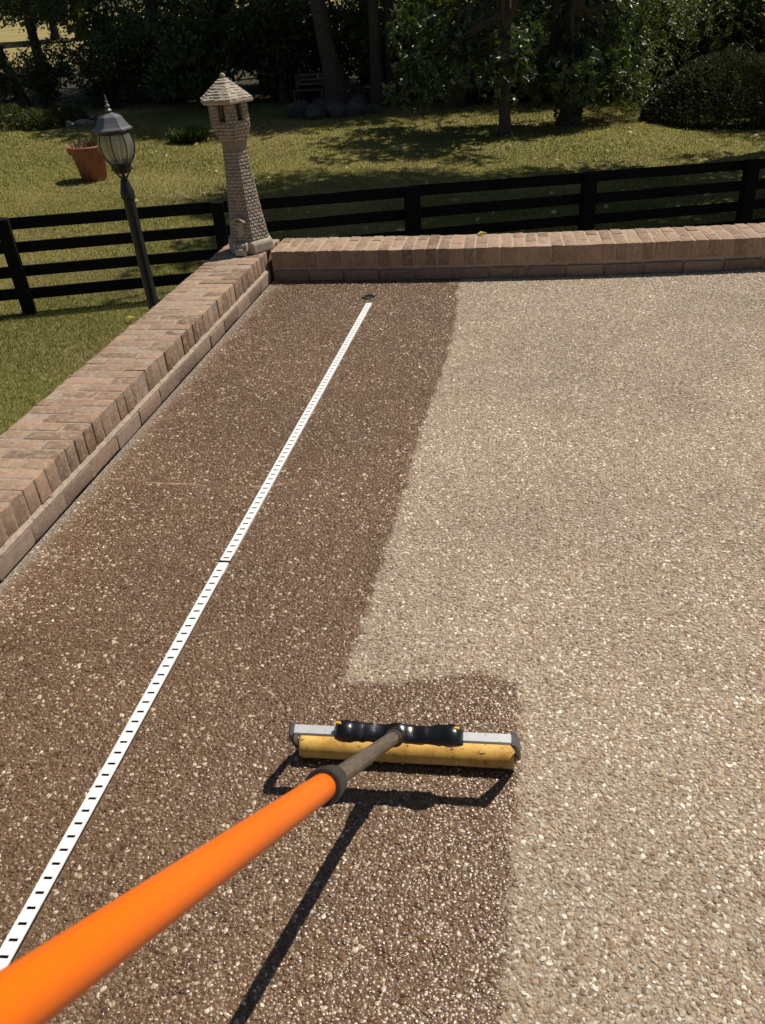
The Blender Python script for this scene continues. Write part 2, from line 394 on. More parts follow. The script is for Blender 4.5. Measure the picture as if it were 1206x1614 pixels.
def crack_d(Q):
    d = np.full(len(Q), 9.)
    for i in range(len(CRK)-1): d = np.minimum(d, seg_dist(Q, CRK[i], CRK[i+1]))
    return d
def far_y_np(x): return 4.64 + .028*np.maximum(0, np.minimum(x, 1.4)+.9)**2 + np.where(x > 1.4, .129*(x-1.4), 0)
gx = np.concatenate([np.arange(WX+.004, 1.9, .02), np.linspace(1.92, 6, 30)]); gv = np.linspace(0, 1, 290)
X, T = np.meshgrid(gx, gv); Y = -.9 + (far_y_np(X)-.004+.9)*T
Q = np.stack([X.ravel(), Y.ravel()], 1); Z = np.zeros(len(Q))
nx, ny = len(gx), len(gv); I = np.arange(nx*ny).reshape(ny, nx)
F = np.stack([I[:-1, :-1], I[:-1, 1:], I[1:, 1:], I[1:, :-1]], -1).reshape(-1, 4)
me = np_mesh('patio', np.column_stack([Q, Z]), 4, F, 'patio')
for nm, val in (('wet', sdf_poly(Q, WETP)), ('edge', np.minimum(Q[:, 0]-WX, 9)), ('crack', crack_d(Q))):
    a = me.attributes.new(nm, 'FLOAT', 'POINT'); a.data.foreach_set('value', val.astype(np.float32))
patio = struct(link(bpy.data.objects.new('patio', me))); ORG['patio'] = np.zeros(3)
mb = MB().box((2.235, 1.8, -.62), (7.5, 5.4, 1.2)); struct(build('patio_slab', mb, 'mortar'))

def pebble_points():
    out = []
    def keep(Q):
        d = np.column_stack([Q, np.zeros(len(Q))]) - CAM; z = d@CF
        u = CX + FPX*(d@CR)/z; v = CY - FPX*(d@CU)/z
        return (z > .2) & (u > -700) & (u < 2050) & (v < 1950) & (Q[:, 0] > WX+.012) & (Q[:, 1] < far_y_np(Q[:, 0])-.01) & ~((np.abs(Q[:, 0]+.887) < .021) & (Q[:, 1] < 4.22))
    for sp, lo, hi, drop in ((.0100, .0056, .0122, .20), (.0062, .0032, .0062, .25)):
        a = np.arange(WX, 3.9, sp); b = np.arange(-.1, 5.1, sp)
        X, Y = np.meshgrid(a, b); Q = np.stack([X.ravel(), Y.ravel()], 1) + RNG.uniform(-.5, .5, (X.size, 2))*sp*.95
        k = keep(Q) & (RNG.random(len(Q)) > drop); Q = Q[k]
        D = lo + (hi-lo)*RNG.beta(1.6, 2.6, len(Q)); out.append((Q, D))
    Q = np.concatenate([o[0] for o in out]); D = np.concatenate([o[1] for o in out])
    e = Q[:, 0]-WX
    drop = (RNG.random(len(Q)) < np.clip(1.0-e/.11, 0, .8)) | ((crack_d(Q) < .009) & (RNG.random(len(Q)) < .7))
    return Q[~drop], D[~drop]
def low_noise(Q, s, seed):
    """cheap smooth 2-D noise"""
    r = np.random.default_rng(seed); G = r.random((64, 64)); U = (Q*s) % 63; i = U.astype(int); t = U-i; t = t*t*(3-2*t)
    g = lambda a, b: G[i[:, 0]+a, i[:, 1]+b]
    return (g(0, 0)*(1-t[:, 0])+g(1, 0)*t[:, 0])*(1-t[:, 1]) + (g(0, 1)*(1-t[:, 0])+g(1, 1)*t[:, 0])*t[:, 1]
PQ, PD = pebble_points(); n = len(PQ)
pw = np.clip((sdf_poly(PQ, WETP) + (low_noise(PQ+9, 30, 3)-.5)*.035 + .008)/.016, 0, 1)
pw *= np.clip((PQ[:, 0]-WX+(low_noise(PQ+3, 22, 6)-.5)*.10)/.10, .25, 1)
tone = 1.0 + (low_noise(PQ+5, 2.2, 4)-.5)*.30 + (low_noise(PQ+5, 9, 5)-.5)*.22
me = bpy.data.meshes.new('pebbles'); me.vertices.add(n)
me.vertices.foreach_set('co', np.column_stack([PQ, np.full(n, .0004)]).astype(np.float32).ravel())
for nm, tp, val in (('pcol', 'FLOAT', RNG.random(n)), ('pwet', 'FLOAT', pw), ('ptone', 'FLOAT', tone),
                    ('psc', 'FLOAT_VECTOR', np.column_stack([PD*RNG.uniform(.5, .68, n), PD*RNG.uniform(.36, .54, n), np.minimum(PD*RNG.uniform(.15, .27, n), .0019)])),
                    ('prt', 'FLOAT_VECTOR', np.column_stack([RNG.normal(0, .13, n), RNG.normal(0, .13, n), RNG.uniform(0, 6.28, n)])),
                    ('pid', 'INT', RNG.integers(0, 5, n))):
    a = me.attributes.new(nm, tp, 'POINT')
    if tp == 'FLOAT_VECTOR': a.data.foreach_set('vector', val.astype(np.float32).ravel())
    elif tp == 'INT': a.data.foreach_set('value', val.astype(np.int32))
    else: a.data.foreach_set('value', val.astype(np.float32))
me.materials.append(MAT['pebble'])
peb = link(bpy.data.objects.new('pebbles', me), patio); peb['kind'] = 'stuff'
g = bpy.data.node_groups.new('pebble_scatter', 'GeometryNodeTree')
g.interface.new_socket('Geometry', in_out='INPUT', socket_type='NodeSocketGeometry')
g.interface.new_socket('Geometry', in_out='OUTPUT', socket_type='NodeSocketGeometry')
gi = g.nodes.new('NodeGroupInput'); go = g.nodes.new('NodeGroupOutput')
iop = g.nodes.new('GeometryNodeInstanceOnPoints'); g2i = g.nodes.new('GeometryNodeGeometryToInstance')
for k in range(5):
    ico = g.nodes.new('GeometryNodeMeshIcoSphere'); ico.inputs['Radius'].default_value = 1; ico.inputs['Subdivisions'].default_value = 2
    sp_ = g.nodes.new('GeometryNodeSetPosition'); nz = g.nodes.new('ShaderNodeTexNoise'); nz.noise_dimensions = '4D'
    nz.inputs['Scale'].default_value = .75; nz.inputs['W'].default_value = k*7.3; nz.inputs['Detail'].default_value = 1
    sb = g.nodes.new('ShaderNodeVectorMath'); sb.operation = 'SUBTRACT'; sb.inputs[1].default_value = (.5, .5, .5)
    sc_ = g.nodes.new('ShaderNodeVectorMath'); sc_.operation = 'SCALE'; sc_.inputs['Scale'].default_value = 1.2
    g.links.new(nz.outputs['Color'], sb.inputs[0]); g.links.new(sb.outputs[0], sc_.inputs[0]); g.links.new(sc_.outputs[0], sp_.inputs['Offset'])
    g.links.new(ico.outputs[0], sp_.inputs[0])
    sm_ = g.nodes.new('GeometryNodeSetShadeSmooth'); g.links.new(sp_.outputs[0], sm_.inputs[0])
    st = g.nodes.new('GeometryNodeSetMaterial'); st.inputs['Material'].default_value = MAT['pebble']; g.links.new(sm_.outputs[0], st.inputs[0])
    g.links.new(st.outputs[0], g2i.inputs[0])
def named(nm, tp):
    a = g.nodes.new('GeometryNodeInputNamedAttribute'); a.data_type = tp; a.inputs['Name'].default_value = nm; return a.outputs[0]
g.links.new(gi.outputs[0], iop.inputs['Points']); g.links.new(g2i.outputs[0], iop.inputs['Instance'])
iop.inputs['Pick Instance'].default_value = True
g.links.new(named('pid', 'INT'), iop.inputs['Instance Index']); g.links.new(named('psc', 'FLOAT_VECTOR'), iop.inputs['Scale'])
e2r = g.nodes.new('FunctionNodeEulerToRotation'); g.links.new(named('prt', 'FLOAT_VECTOR'), e2r.inputs[0]); g.links.new(e2r.outputs[0], iop.inputs['Rotation'])
g.links.new(iop.outputs[0], go.inputs[0])
md = peb.modifiers.new('scatter', 'NODES'); md.node_group = g
print('pebbles', n)

# ---- brick walls, every brick its own part
def brick_mesh(name, size, mat, k, bev=.004):
    r = random.Random(k*13+int(size[0]*1000)); bm = bmesh.new(); bmesh.ops.create_cube(bm, size=1)
    for v in bm.verts: v.co = Vector((v.co.x*size[0], v.co.y*size[1], v.co.z*size[2])) + Vector([r.uniform(-.0018, .0018) for _ in range(3)])
    bmesh.ops.bevel(bm, geom=bm.edges[:], offset=bev*r.uniform(.7, 1.4), segments=2, affect='EDGES', profile=.6)
    for v in bm.verts: v.co += Vector([r.uniform(-.0007, .0007) for _ in range(3)])
    me = bpy.data.meshes.new(name); bm.to_mesh(me); bm.free(); me.materials.append(MAT[mat]); smooth(me, 50); return me
FULL = [brick_mesh('brick_full', (.194, .058, .092), 'brick', k) for k in range(7)]
HALF = [brick_mesh('brick_half', (.091, .058, .092), 'brick', k) for k in range(5)]
STR = [brick_mesh('brick_stretcher', (.195, .05, .058), 'brickdark', k, .003) for k in range(5)]
def put_brick(me, loc, rz, parent, tilt=.008):
    o = bpy.data.objects.new('brick', me); link(o, parent)
    r = random.random
    o.location = Vector(loc)-Vector(ORG[parent.name]) + Vector((random.uniform(-.0025, .0025), random.uniform(-.0015, .0015), random.uniform(-.0015, .0015)))
    o.rotation_euler = (random.uniform(-tilt, tilt), random.uniform(-tilt, tilt), rz+random.uniform(-.012, .012)+(math.pi if r() < .5 else 0))
PITCHB = .0667
lw = thing('brick_wall', (WX-.15, 1.9, lawn_z(-1.7)), 'low tan brick wall running along the left edge of the patio, lit side', 'wall', None)
mb = MB().box((-1.692, 2.12, -.90+.0005), (.286, 5.6, 2.131)); build('core', mb, 'mortar', lw)
mb = MB(); y0, y1 = -.68, 4.63
mb.add([(-1.560, y0, .078), (-1.533, y0, .066), (-1.535, y0, .0), (-1.560, y0, .0), (-1.560, y1, .078), (-1.533, y1, .066), (-1.535, y1, .0), (-1.560, y1, .0)],
       [(0,1,5,4), (1,2,6,5), (2,3,7,6), (3,0,4,7), (3,2,1,0), (4,5,6,7)])
build('mortar_ledge', mb, 'mortar', lw)
i = 0; y = 4.888
while y > -.62:
    flip = i % 2
    xf, xh = (-1.546-.097, -1.546-.194-.009-.0455) if not flip else (-1.546-.091-.009-.097, -1.546-.0455)
    put_brick(random.choice(FULL), (xf, y, .122), 0, lw); put_brick(random.choice(HALF), (xh, y, .122), 0, lw)
    y -= PITCHB; i += 1
y = 4.52
while y > -.5:
    put_brick(random.choice(STR), (-1.5565, y, .029), math.pi/2, lw, .004); y -= .2055

fw = thing('brick_wall', (1.0, 4.8, lawn_z(1)), 'low brick wall across the far end of the patio, face in shade', 'wall', None)
XE = 3.4; cx = np.linspace(WX+.012, XE, 40); mb = MB(); V = []
for x in cx: V += [(x, far_y(x)+.004, -2.1), (x, far_y(x)+.288, -2.1), (x, far_y(x)+.288, .1655), (x, far_y(x)+.005, .1655)]
Fq = [(4*k+j, 4*k+(j+1) % 4, 4*k+4+(j+1) % 4, 4*k+4+j) for k in range(len(cx)-1) for j in range(4)]
mb.add(V, Fq+[(0,1,2,3), (4*len(cx)-1, 4*len(cx)-2, 4*len(cx)-3, 4*len(cx)-4)]); build('core', mb, 'mortar_pale', fw)
x = WX+.045; i = 0
while x < XE-.05:
    yy = far_y(x); sl_ = math.atan2(far_y(x+.05)-far_y(x-.05), .1); flip = i % 2
    df, dh = (.097, .194+.009+.0455) if not flip else (.091+.009+.097, .0455)
    for d, ms in ((df, FULL), (dh, HALF)):
        put_brick(random.choice(ms), (x-math.sin(sl_)*d, yy+d*math.cos(sl_), .122), sl_+math.pi/2, fw)
    x += .0683; i += 1
x = WX+.12
while x < XE-.1:
    sl_ = math.atan2(far_y(x+.05)-far_y(x-.05), .1)
    put_brick(random.choice(STR), (x, far_y(x)+.016, .031), sl_, fw, .004); x += .206

# ================================================================== WOODED FENCE LINE
fposts_px = [(2.7, 345), (335, 319), (650, 293), (928, 273), (1187, 252)]
def fence_top(px, py, t):
    z = -.5
    for _ in range(60): q = ground(px, py, z); z = .5*z+.5*(lawn_z(q[0])+t)
    return q
FP = [fence_top(*p, 1.1) for p in fposts_px]
dv = (FP[-1]-FP[0])/4; FP = [FP[0]+dv*k for k in range(-2, 8)]
fdir = Vector((dv[0], dv[1], 0)).normalized(); fnorm = Vector((-fdir.y, fdir.x, 0)); fang = math.atan2(fdir.y, fdir.x)
fence = thing('board_fence', (FP[3][0], FP[3][1], lawn_z(FP[3][0])), 'black four-board wooden fence crossing the lawn behind the brick walls', 'fence')
RZ = Matrix.Rotation(fang, 3, 'Z')
for k, p in enumerate(FP):
    zb = lawn_z(p[0]); wd = .145 if k < 4 else .185
    mb = MB().box((p[0], p[1], zb+.53), (wd, .12, 1.14+.02*random.random()), RZ @ Matrix.Rotation(random.uniform(-.012, .012), 3, 'Y'))
    build('post', mb, 'blackpaint', fence, bevel=.008)
    if k < len(FP)-1:
        q = FP[k+1]; L = math.hypot(q[0]-p[0], q[1]-p[1])
        for top in (1.095, .825, .555, .29):
            a = Vector((p[0], p[1], zb+top-.064)) + fnorm*.08; b = Vector((q[0], q[1], lawn_z(q[0])+top-.064)) + fnorm*.08
            a.z += random.uniform(-.008, .008); b.z += random.uniform(-.008, .008); m_ = (a+b)/2
            R = (b-a).to_track_quat('X', 'Z').to_matrix()
            mb = MB().box(m_, ((b-a).length-.006, .026, .128+random.uniform(-.003, .004)), R)
            build('board', mb, 'blackpaint', fence, bevel=.003)

# ================================================================== THINGS ON THE PATIO
# ---- slotted drain set in the paving
DX = -.887; DW = .0305
dr = thing('trench_drain', (DX, 2.0, 0), 'white slotted plastic drain strip running along the dark sealed paving', 'drain')
def drain_cover(ya, yb, skew):
    P = .0312; n_ = int((yb-ya)/P); hw = DW/2; sl = .0083; V = []; F = []; idx = {}
    x_ = [-hw, -sl, sl, hw]
    ys_ = [ya]
    for k in range(n_):
        c = ya+P*(k+.5); ys_ += [c-.0029, c+.0029]
    ys_.append(yb); zt = .0062
    for j, yv in enumerate(ys_):
        for xv in x_: V.append((DX+xv+skew*(yv-2), yv+xv*.10, zt+.0006*math.sin(yv*5)))
    for j in range(len(ys_)-1):
        for i_ in range(3):
            if i_ == 1 and j % 2 == 1: continue
            F.append((j*4+i_, j*4+i_+1, j*4+4+i_+1, j*4+4+i_))
    nb = len(V); m_ = len(ys_)
    for j, yv in enumerate(ys_):
        V += [(DX-hw+skew*(yv-2), yv-hw*.10, -.002), (DX+hw+skew*(yv-2), yv+hw*.10, -.002)]
    for j in range(m_-1):
        F.append((nb+2*j, j*4, j*4+4, nb+2*j+2)); F.append((j*4+3, nb+2*j+1, nb+2*j+3, j*4+7))
    F.append((0, nb, nb+1, 3, 2, 1)); e = (m_-1)*4; F.append((e, e+1, e+2, e+3, nb+2*m_-1, nb+2*m_-2))
    return MB().add(V, F)
build('cover', drain_cover(1.897, 4.222, .0035), 'white_pvc', dr)
build('cover', drain_cover(-.85, 1.889, .0015), 'white_pvc', dr)
build('channel', MB().box((DX+.002, 1.68, .0016), (.026, 5.05, .003)), 'slotdark', dr)  # thin strip under the slots, their shaded depth put into its black colour
build('joint', MB().box((DX+.0, 1.893, .004), (.0325, .006, .0085)), 'slotdark', dr)
e = ground(581, 469); mb = MB()
for k in range(16):
    a_ = k*.393+random.uniform(-.1, .1); r_ = random.uniform(.022, .034)
    mb.box((e[0]+math.cos(a_)*r_, e[1]+math.sin(a_)*r_*1.25, .004), (random.uniform(.01, .02), random.uniform(.006, .012), random.uniform(.006, .013)), Matrix.Rotation(a_+random.uniform(-.6, .6), 3, 'Z') @ Matrix.Rotation(random.uniform(-.4, .4), 3, 'X'))
build('broken_rim', mb, 'rock', dr)
build('outlet', MB().lathe((e[0], e[1], .0005), [(.027, 0), (.026, .0032), (.012, .0012)], 14), 'slotdark', dr)  # shallow dark disc, the hole's shade is in its colour

# ---- roller on its pole
A = Vector(ground(475, 1174, .027)); B = Vector(ground(811, 1192, .027))
ax = (B-A); ax.z = 0; RL = ax.length; ax.normalize(); nrm = Vector((-ax.y, ax.x, 0))     # nrm points away from the camera
rz = math.atan2(ax.y, ax.x)
bl = Vector(ground(464, 1150, .128)); br = Vector(ground(806, 1166, .128))
mid = (A+B)/2; rt = thing('paint_roller', (mid.x, mid.y, 0), 'wide yellow foam roller on an orange extension pole, resting on the sealed paving', 'roller')
RR = .0262
prof = []
for t in (0, .004, .01, *np.linspace(.03, .97, 30), .99, .996, 1):
    prof.append((A.lerp(B, t), RR*(.90 if t in (0, 1) else .97 if t in (.004, .996) else 1+.006*math.sin(t*47))))
mb = MB().tube([p for p, r in prof], [r for p, r in prof], 32)
sleeve = build('foam_sleeve', mb, 'sponge', rt, sm=40)
for P_, s in ((A, -1), (B, 1)):
    build('end_plug', MB().tube([P_, P_+ax*s*.004], .016, 16), 'greycap', sleeve, sm=40)
Rb = Matrix((ax, nrm, Vector((0, 0, 1)))).transposed()
bd = (br-bl).normalized(); bc = (bl+br)/2; armdir = (Vector((0, 0, 1))*.1 - nrm*.035).normalized()
Rbar = Matrix((bd, bd.cross(armdir)*-1, armdir)).transposed()
if Rbar.determinant() < 0: Rbar = Matrix((bd, bd.cross(armdir), armdir)).transposed()
build('bar', MB().box(bc, ((br-bl).length, .020, .011), Rbar), 'alu', rt, bevel=.0015)
for P_, Q_, s in ((A, bl, -1), (B, br, 1)):
    o_ = P_+ax*s*.009; q_ = Q_+bd*s*.004+armdir*.004
    mb = MB(); d_ = (o_-q_); side = ax
    up_ = d_.normalized(); fw_ = up_.cross(side).normalized()
    pr = [(0, .016), (.35, .014), (.7, .010), (1.0, .010)]; V = []
    for t, hw_ in pr:
        c_ = q_.lerp(o_, t) + ax*s*(.004*math.sin(t*math.pi))
        for sx, sy in ((-1, -1), (1, -1), (1, 1), (-1, 1)): V.append(c_+ax*sx*(.006-.002*t)+fw_*sy*hw_)
    F_ = [(4*i+j, 4*i+(j+1) % 4, 4*i+4+(j+1) % 4, 4*i+4+j) for i in range(3) for j in range(4)] + [(3,2,1,0), (12,13,14,15)]
    mb.add(V, F_); build('end_bracket', mb, 'greycap', rt, bevel=.003)
# moulded black clamp round the bar, wet with sealer
tA, tB = bl.lerp(br, .195), bl.lerp(br, .785); e1 = Rbar.col[1]; rings = []
for k in range(33):
    t = k/32; lump = math.exp(-((t-.13)/.10)**4)+math.exp(-((t-.87)/.10)**4)
    hh = .0115+.0035*lump+.004*math.exp(-((t-.5)/.09)**4)+.0004*math.sin(k*2.3)+.0012*math.sin(k*.9); ww = .0185+.002*lump+.0004*math.sin(k*3.1+1)
    if k in (0, 32): hh *= .8; ww *= .8
    c_ = tA.lerp(tB, t)+armdir*(hh-.0095); rg = []
    for j in range(16):
        a_ = j*2*math.pi/16; ca, sa = math.cos(a_), math.sin(a_)
        q_ = 1+random.uniform(-.09, .09); rg.append(c_+e1*math.copysign(abs(ca)**.55, ca)*ww*q_+armdir*math.copysign(abs(sa)**.55, sa)*hh*q_)
    rings.append(rg)
mb = MB(); V = [p for r_ in rings for p in r_]
mb.add(V, [(i*16+k, i*16+(k+1) % 16, (i+1)*16+(k+1) % 16, (i+1)*16+k) for i in range(32) for k in range(16)] + [tuple(range(16))[::-1], tuple(range(32*16, 33*16))])
cl = build('clamp', mb, 'blackwet', rt, sm=60)
for t in (.03, .95):
    build('clip', MB().box(tA.lerp(tB, t)+armdir*.0245+nrm*.010, (.011, .006, .006), Rbar), 'yellowplastic', cl, bevel=.0015)
P0 = Vector(ground(625, 1160, .140)); P1 = Vector(at(0, 1597, .42)); pd = (P1-P0).normalized()
def along(px):      # point of the pole seen at photo column px
    best = min((abs(px_of(P0+(P1-P0)*t)[0]-px), t) for t in np.linspace(0, 1, 1500)); return best[1]
tc = along(508); PC = P0.lerp(P1, tc); LN = (P1-P0).length
build('socket', MB().tube([P0-pd*.012, P0+pd*.012, P0+pd*.02, P0+pd*.045, P0+pd*.055], [.016, .0185, .0165, .0175, .014], 18), 'collar', cl, sm=40)
build('socket_rib', MB().tube([P0+pd*.024, P0+pd*.029], .0195, 18), 'collar', cl, sm=40)
mb = MB().tube([P0+pd*.03, PC+pd*.05], .0133, 24)
tube_o = build('inner_tube', mb, 'tube', rt, sm=40)
build('collar', MB().tube([PC-pd*.062, PC-pd*.055, PC-pd*.03, PC-pd*.02, PC-pd*.004, PC+pd*.0], [.0165, .0215, .0225, .0245, .0250, .0235], 26), 'collar', rt, sm=40)
op = build('outer_pole', MB().tube([PC-pd*.01, PC+pd*.3, P1, P1+pd*.32], .0178, 40), 'orange', rt, sm=40)
build('end_grip', MB().tube([P1+pd*.315, P1+pd*.33, P1+pd*.43, P1+pd*.44], [.0195, .021, .021, .017], 24), 'collar', op, sm=40)

# ================================================================== TOWER ORNAMENT
TB = ground(397, 392, .169); TB[2] = .169
va = math.atan2(-TB[1], -TB[0]); c0 = va + math.radians(6)              # one corner of the hexagon nearly faces the viewer
tw = thing('tower_ornament', TB, 'cast stone garden tower with hexagonal shingled roof standing on the wall corner', 'garden ornament')
lean = Vector((-.030, .004, 1)).normalized()
def TP(r, z, a, off=0):
    return Vector((TB[0]+r*math.cos(a), TB[1]+r*math.sin(a), TB[2]+z)) + Vector((lean.x*z, lean.y*z, 0))
def hexring(r, z): return [TP(r, z, c0+k*math.pi/3) for k in range(6)]
def loft(mb, rings, cap=True):
    n_ = len(rings[0]); V = [p for r in rings for p in r]
    F_ = [(i*n_+k, i*n_+(k+1) % n_, (i+1)*n_+(k+1) % n_, (i+1)*n_+k) for i in range(len(rings)-1) for k in range(n_)]
    if cap: F_ += [tuple(range(n_))[::-1], tuple(range((len(rings)-1)*n_, len(rings)*n_))]
    return mb.add(V, F_)
RS = [(0.0, .136), (.006, .139), (.05, .139), (.062, .132), (.068, .121)]
build('plinth', loft(MB(), [hexring(r, z) for z, r in RS]), 'concrete', tw, bevel=.004)
body = [(.066, .1165), (.2, .0995), (.36, .083), (.52, .0705), (.552, .071), (.585, .080), (.62, .098), (.655, .110)]
build('shaft', loft(MB(), [hexring(r, z) for z, r in body]), 'concrete_joint', tw)
def Rz_(z):
    for (z0, r0), (z1, r1) in zip(body[:-1], body[1:]):
        if z0 <= z <= z1: return r0+(r1-r0)*(z-z0)/(z1-z0)
    return .112
mb = MB(); z = .655; zt_ = .782; wl, wh = .684, .768                    # lantern room, an opening in each face
for k in range(6):
    a0, a1 = c0+k*math.pi/3, c0+(k+1)*math.pi/3
    def FPt(t, zz, inn=0): return TP(.112-inn, zz, a0).lerp(TP(.112-inn, zz, a1), t)
    cols = [0, .33, .67, 1]; rows = [z, wl, wh, zt_]; V = []; F_ = []
    for inn in (0, .018):
        for zz in rows:
            for t in cols: V.append(FPt(t, zz, inn))
    for L_ in (0, 16):
        for j in range(3):
            for i in range(3):
                if i == 1 and j == 1: continue
                q = (L_+j*4+i, L_+j*4+i+1, L_+j*4+4+i+1, L_+j*4+4+i); F_.append(q if L_ == 0 else q[::-1])
    for a, b in ((5, 6), (6, 10), (10, 9), (9, 5)): F_.append((a, b, b+16, a+16))
    mb.add(V, F_)
build('lantern_room', mb, 'concrete_joint', tw)
mb = MB(); cz = .0178; z = .070; row = 0                                 # raised little blocks of the cast brickwork
while z < .778:
    if not (.53 < z < .575):
        r0, r1 = Rz_(z+.0015), Rz_(z+cz-.003)
        for k in range(6):
            a0, a1 = c0+k*math.pi/3, c0+(k+1)*math.pi/3
            nb = 4 if r0 > .09 else 3; off = (row % 2)*.5/nb; t = -off
            while t < 1-.01:
                ta, tb = max(0, t)+.012, min(1, t+1/nb)-.012
                t += 1/nb
                if tb-ta < .03: continue
                if z > .655 and ta < .69 and tb > .31 and z+cz > wl-.002 and z < wh+.002:
                    if ta < .28: tb = .32
                    elif tb > .72: ta = .68
                    else: continue
                jr = random.uniform(.0022, .0055); jz = random.uniform(-.0008, .0008)
                V = []
                for e_ in (-.004, jr):
                    s_ = .0 if e_ < 0 else .0022; ts = s_/.09
                    for zz, rr_, tt in ((z+.0015+s_+jz, r0, ta+ts), (z+.0015+s_+jz, r0, tb-ts), (z+cz-.003-s_+jz, r1, tb-ts), (z+cz-.003-s_+jz, r1, ta+ts)):
                        V.append(TP(rr_+e_*1.15, zz, a0).lerp(TP(rr_+e_*1.15, zz, a1), tt))
                mb.add(V, [(4,5,6,7), (0,1,5,4), (1,2,6,5), (2,3,7,6), (3,0,4,7)])
    z += cz; row += 1
bw = build('brickwork', mb, 'concrete', tw); bw['kind'] = 'stuff'
rf = build('roof', loft(MB(), [hexring(.1, .775), hexring(.147, .770), hexring(.153, .776), hexring(.152, .787), hexring(.145, .794), hexring(.07, .850), hexring(.018, .884)]), 'concrete', tw, bevel=.003)
mb = MB()
for j in range(8):                                                      # courses of shingles
    t0, t1 = j/8, (j+1)/8; ra, rb = .150-.130*t0, .150-.130*t1; za, zb_ = .789+.095*t0, .789+.095*t1
    for k in range(6):
        a0, a1 = c0+k*math.pi/3, c0+(k+1)*math.pi/3; nb = max(2, int(7*(1-t0)))
        for i in range(nb):
            u0, u1 = i/nb+.03/nb+(.2/nb if j % 2 else 0)*random.random(), (i+1)/nb-.03/nb
            lift = random.uniform(.002, .0085)
            V = [TP(ra, za+lift, a0).lerp(TP(ra, za+lift, a1), u0), TP(ra, za+lift, a0).lerp(TP(ra, za+lift, a1), u1), TP(rb, zb_+.001, a0).lerp(TP(rb, zb_+.001, a1), u1), TP(rb, zb_+.001, a0).lerp(TP(rb, zb_+.001, a1), u0),
                 TP(ra, za-.004, a0).lerp(TP(ra, za-.004, a1), u0), TP(ra, za-.004, a0).lerp(TP(ra, za-.003, a1), u1)]
            mb.add(V, [(0,1,2,3), (4,5,1,0), (4,0,3), (5,2,1)])
sh = build('shingles', mb, 'concrete', rf); sh['kind'] = 'stuff'
ct = TP(0, .893, 0); mb = MB(); mb.lathe((ct.x, ct.y, ct.z), [(.004, -.014), (.012, -.010), (.0155, 0), (.013, .009), (.006, .0145), (.001, .016)], 14); build('roof_knob', mb, 'concrete', rf, sm=60)
a0, a1 = c0-math.pi/3, c0; an = c0-math.pi/6                             # face with the door
nv = Vector((math.cos(an), math.sin(an), 0)); tv = Vector((-math.sin(an), math.cos(an), 0))
fc = TP(Rz_(.14)*math.cos(math.pi/6), .13, an); RD = Matrix((tv, nv, Vector((0, 0, 1)))).transposed()
dco = fc - tv*.006
dr_ = build('door', MB().box(dco+nv*.002, (.040, .012, .085), RD @ Matrix.Rotation(.09, 3, 'X')), 'concrete', tw, bevel=.002)
build('door_knob', MB().box(dco+nv*.010+tv*.012, (.005, .006, .005), RD), 'concrete', dr_, bevel=.001)
for s in (-1, 1):
    mb = MB().box(dco+nv*.012+tv*s*.019+Vector((0, 0, .058)), (.046, .04, .009), RD @ Matrix.Rotation(s*.62, 3, 'Y')); build('door_hood', mb, 'concrete', tw, bevel=.002)
st_ = TP(.128, 0, an)
for k, (dz, dd) in enumerate(((.020, .035), (.042, .018))):
    mb = MB().box(st_+nv*(dd-.022)-tv*.004+Vector((0, 0, dz)), (.062-.006*k, .045, .038), RD); build('step', mb, 'concrete', tw, bevel=.004)
for s in (-1, 1):
    mb = MB().box(st_+nv*.005+tv*(s*.034-.004)+Vector((0, 0, .045)), (.009, .042, .045), RD); build('step_side', mb, 'concrete', tw, bevel=.003)

# ================================================================== LAMP POST
LB = at(222, 396, 5.7); LB[2] = lawn_z(LB[0])
lp = thing('lamp_post', LB, 'black post lantern with ribbed barrel glass and spired cap behind the left wall', 'lamp post')
lx, ly = LB[0], LB[1]; ll = Vector((-.02, .0, 1))
def LP(r, z, a): return Vector((lx+r*math.cos(a)+ll.x*z, ly+r*math.sin(a), z))
def lring(r, z, n_, ph=0): return [LP(r, z, ph+k*2*math.pi/n_) for k in range(n_)]
def lath(prof, n_, ph=0): return loft(MB(), [lring(r, z, n_, ph) for r, z in prof])
build('post', lath([(.055, LB[2]-.05), (.055, LB[2]+.12), (.0385, LB[2]+.14), (.0375, .34)], 24), 'lampblack', lp, sm=40)
build('collar', lath([(.0375, .325), (.0455, .330), (.046, .368), (.040, .385), (.031, .42), (.026, .44), (.018, .452)], 24), 'lampblack', lp, sm=35)
build('stem', lath([(.012, .445), (.016, .462), (.010, .475), (.018, .488)], 14), 'lampblack', lp, sm=40)
for k in range(3):
    a_ = -1.2+k*2*math.pi/3; pts = [LP(.016, .452, a_), LP(.034, .468, a_), LP(.048, .492, a_), LP(.062, .506, a_), LP(.078, .504, a_)]
    build('arm', MB().tube(pts, [.007, .0055, .005, .0055, .0065], 8), 'lampblack', lp, sm=40)
build('cup', lath([(.012, .484), (.052, .488), (.058, .497), (.058, .506), (.064, .515), (.071, .548), (.074, .552), (.066, .554)], 8, .2), 'lampblack', lp)
gp = [(.068, .546), (.088, .572), (.105, .606), (.114, .645), (.114, .675), (.107, .705), (.096, .728)]
N8 = 8
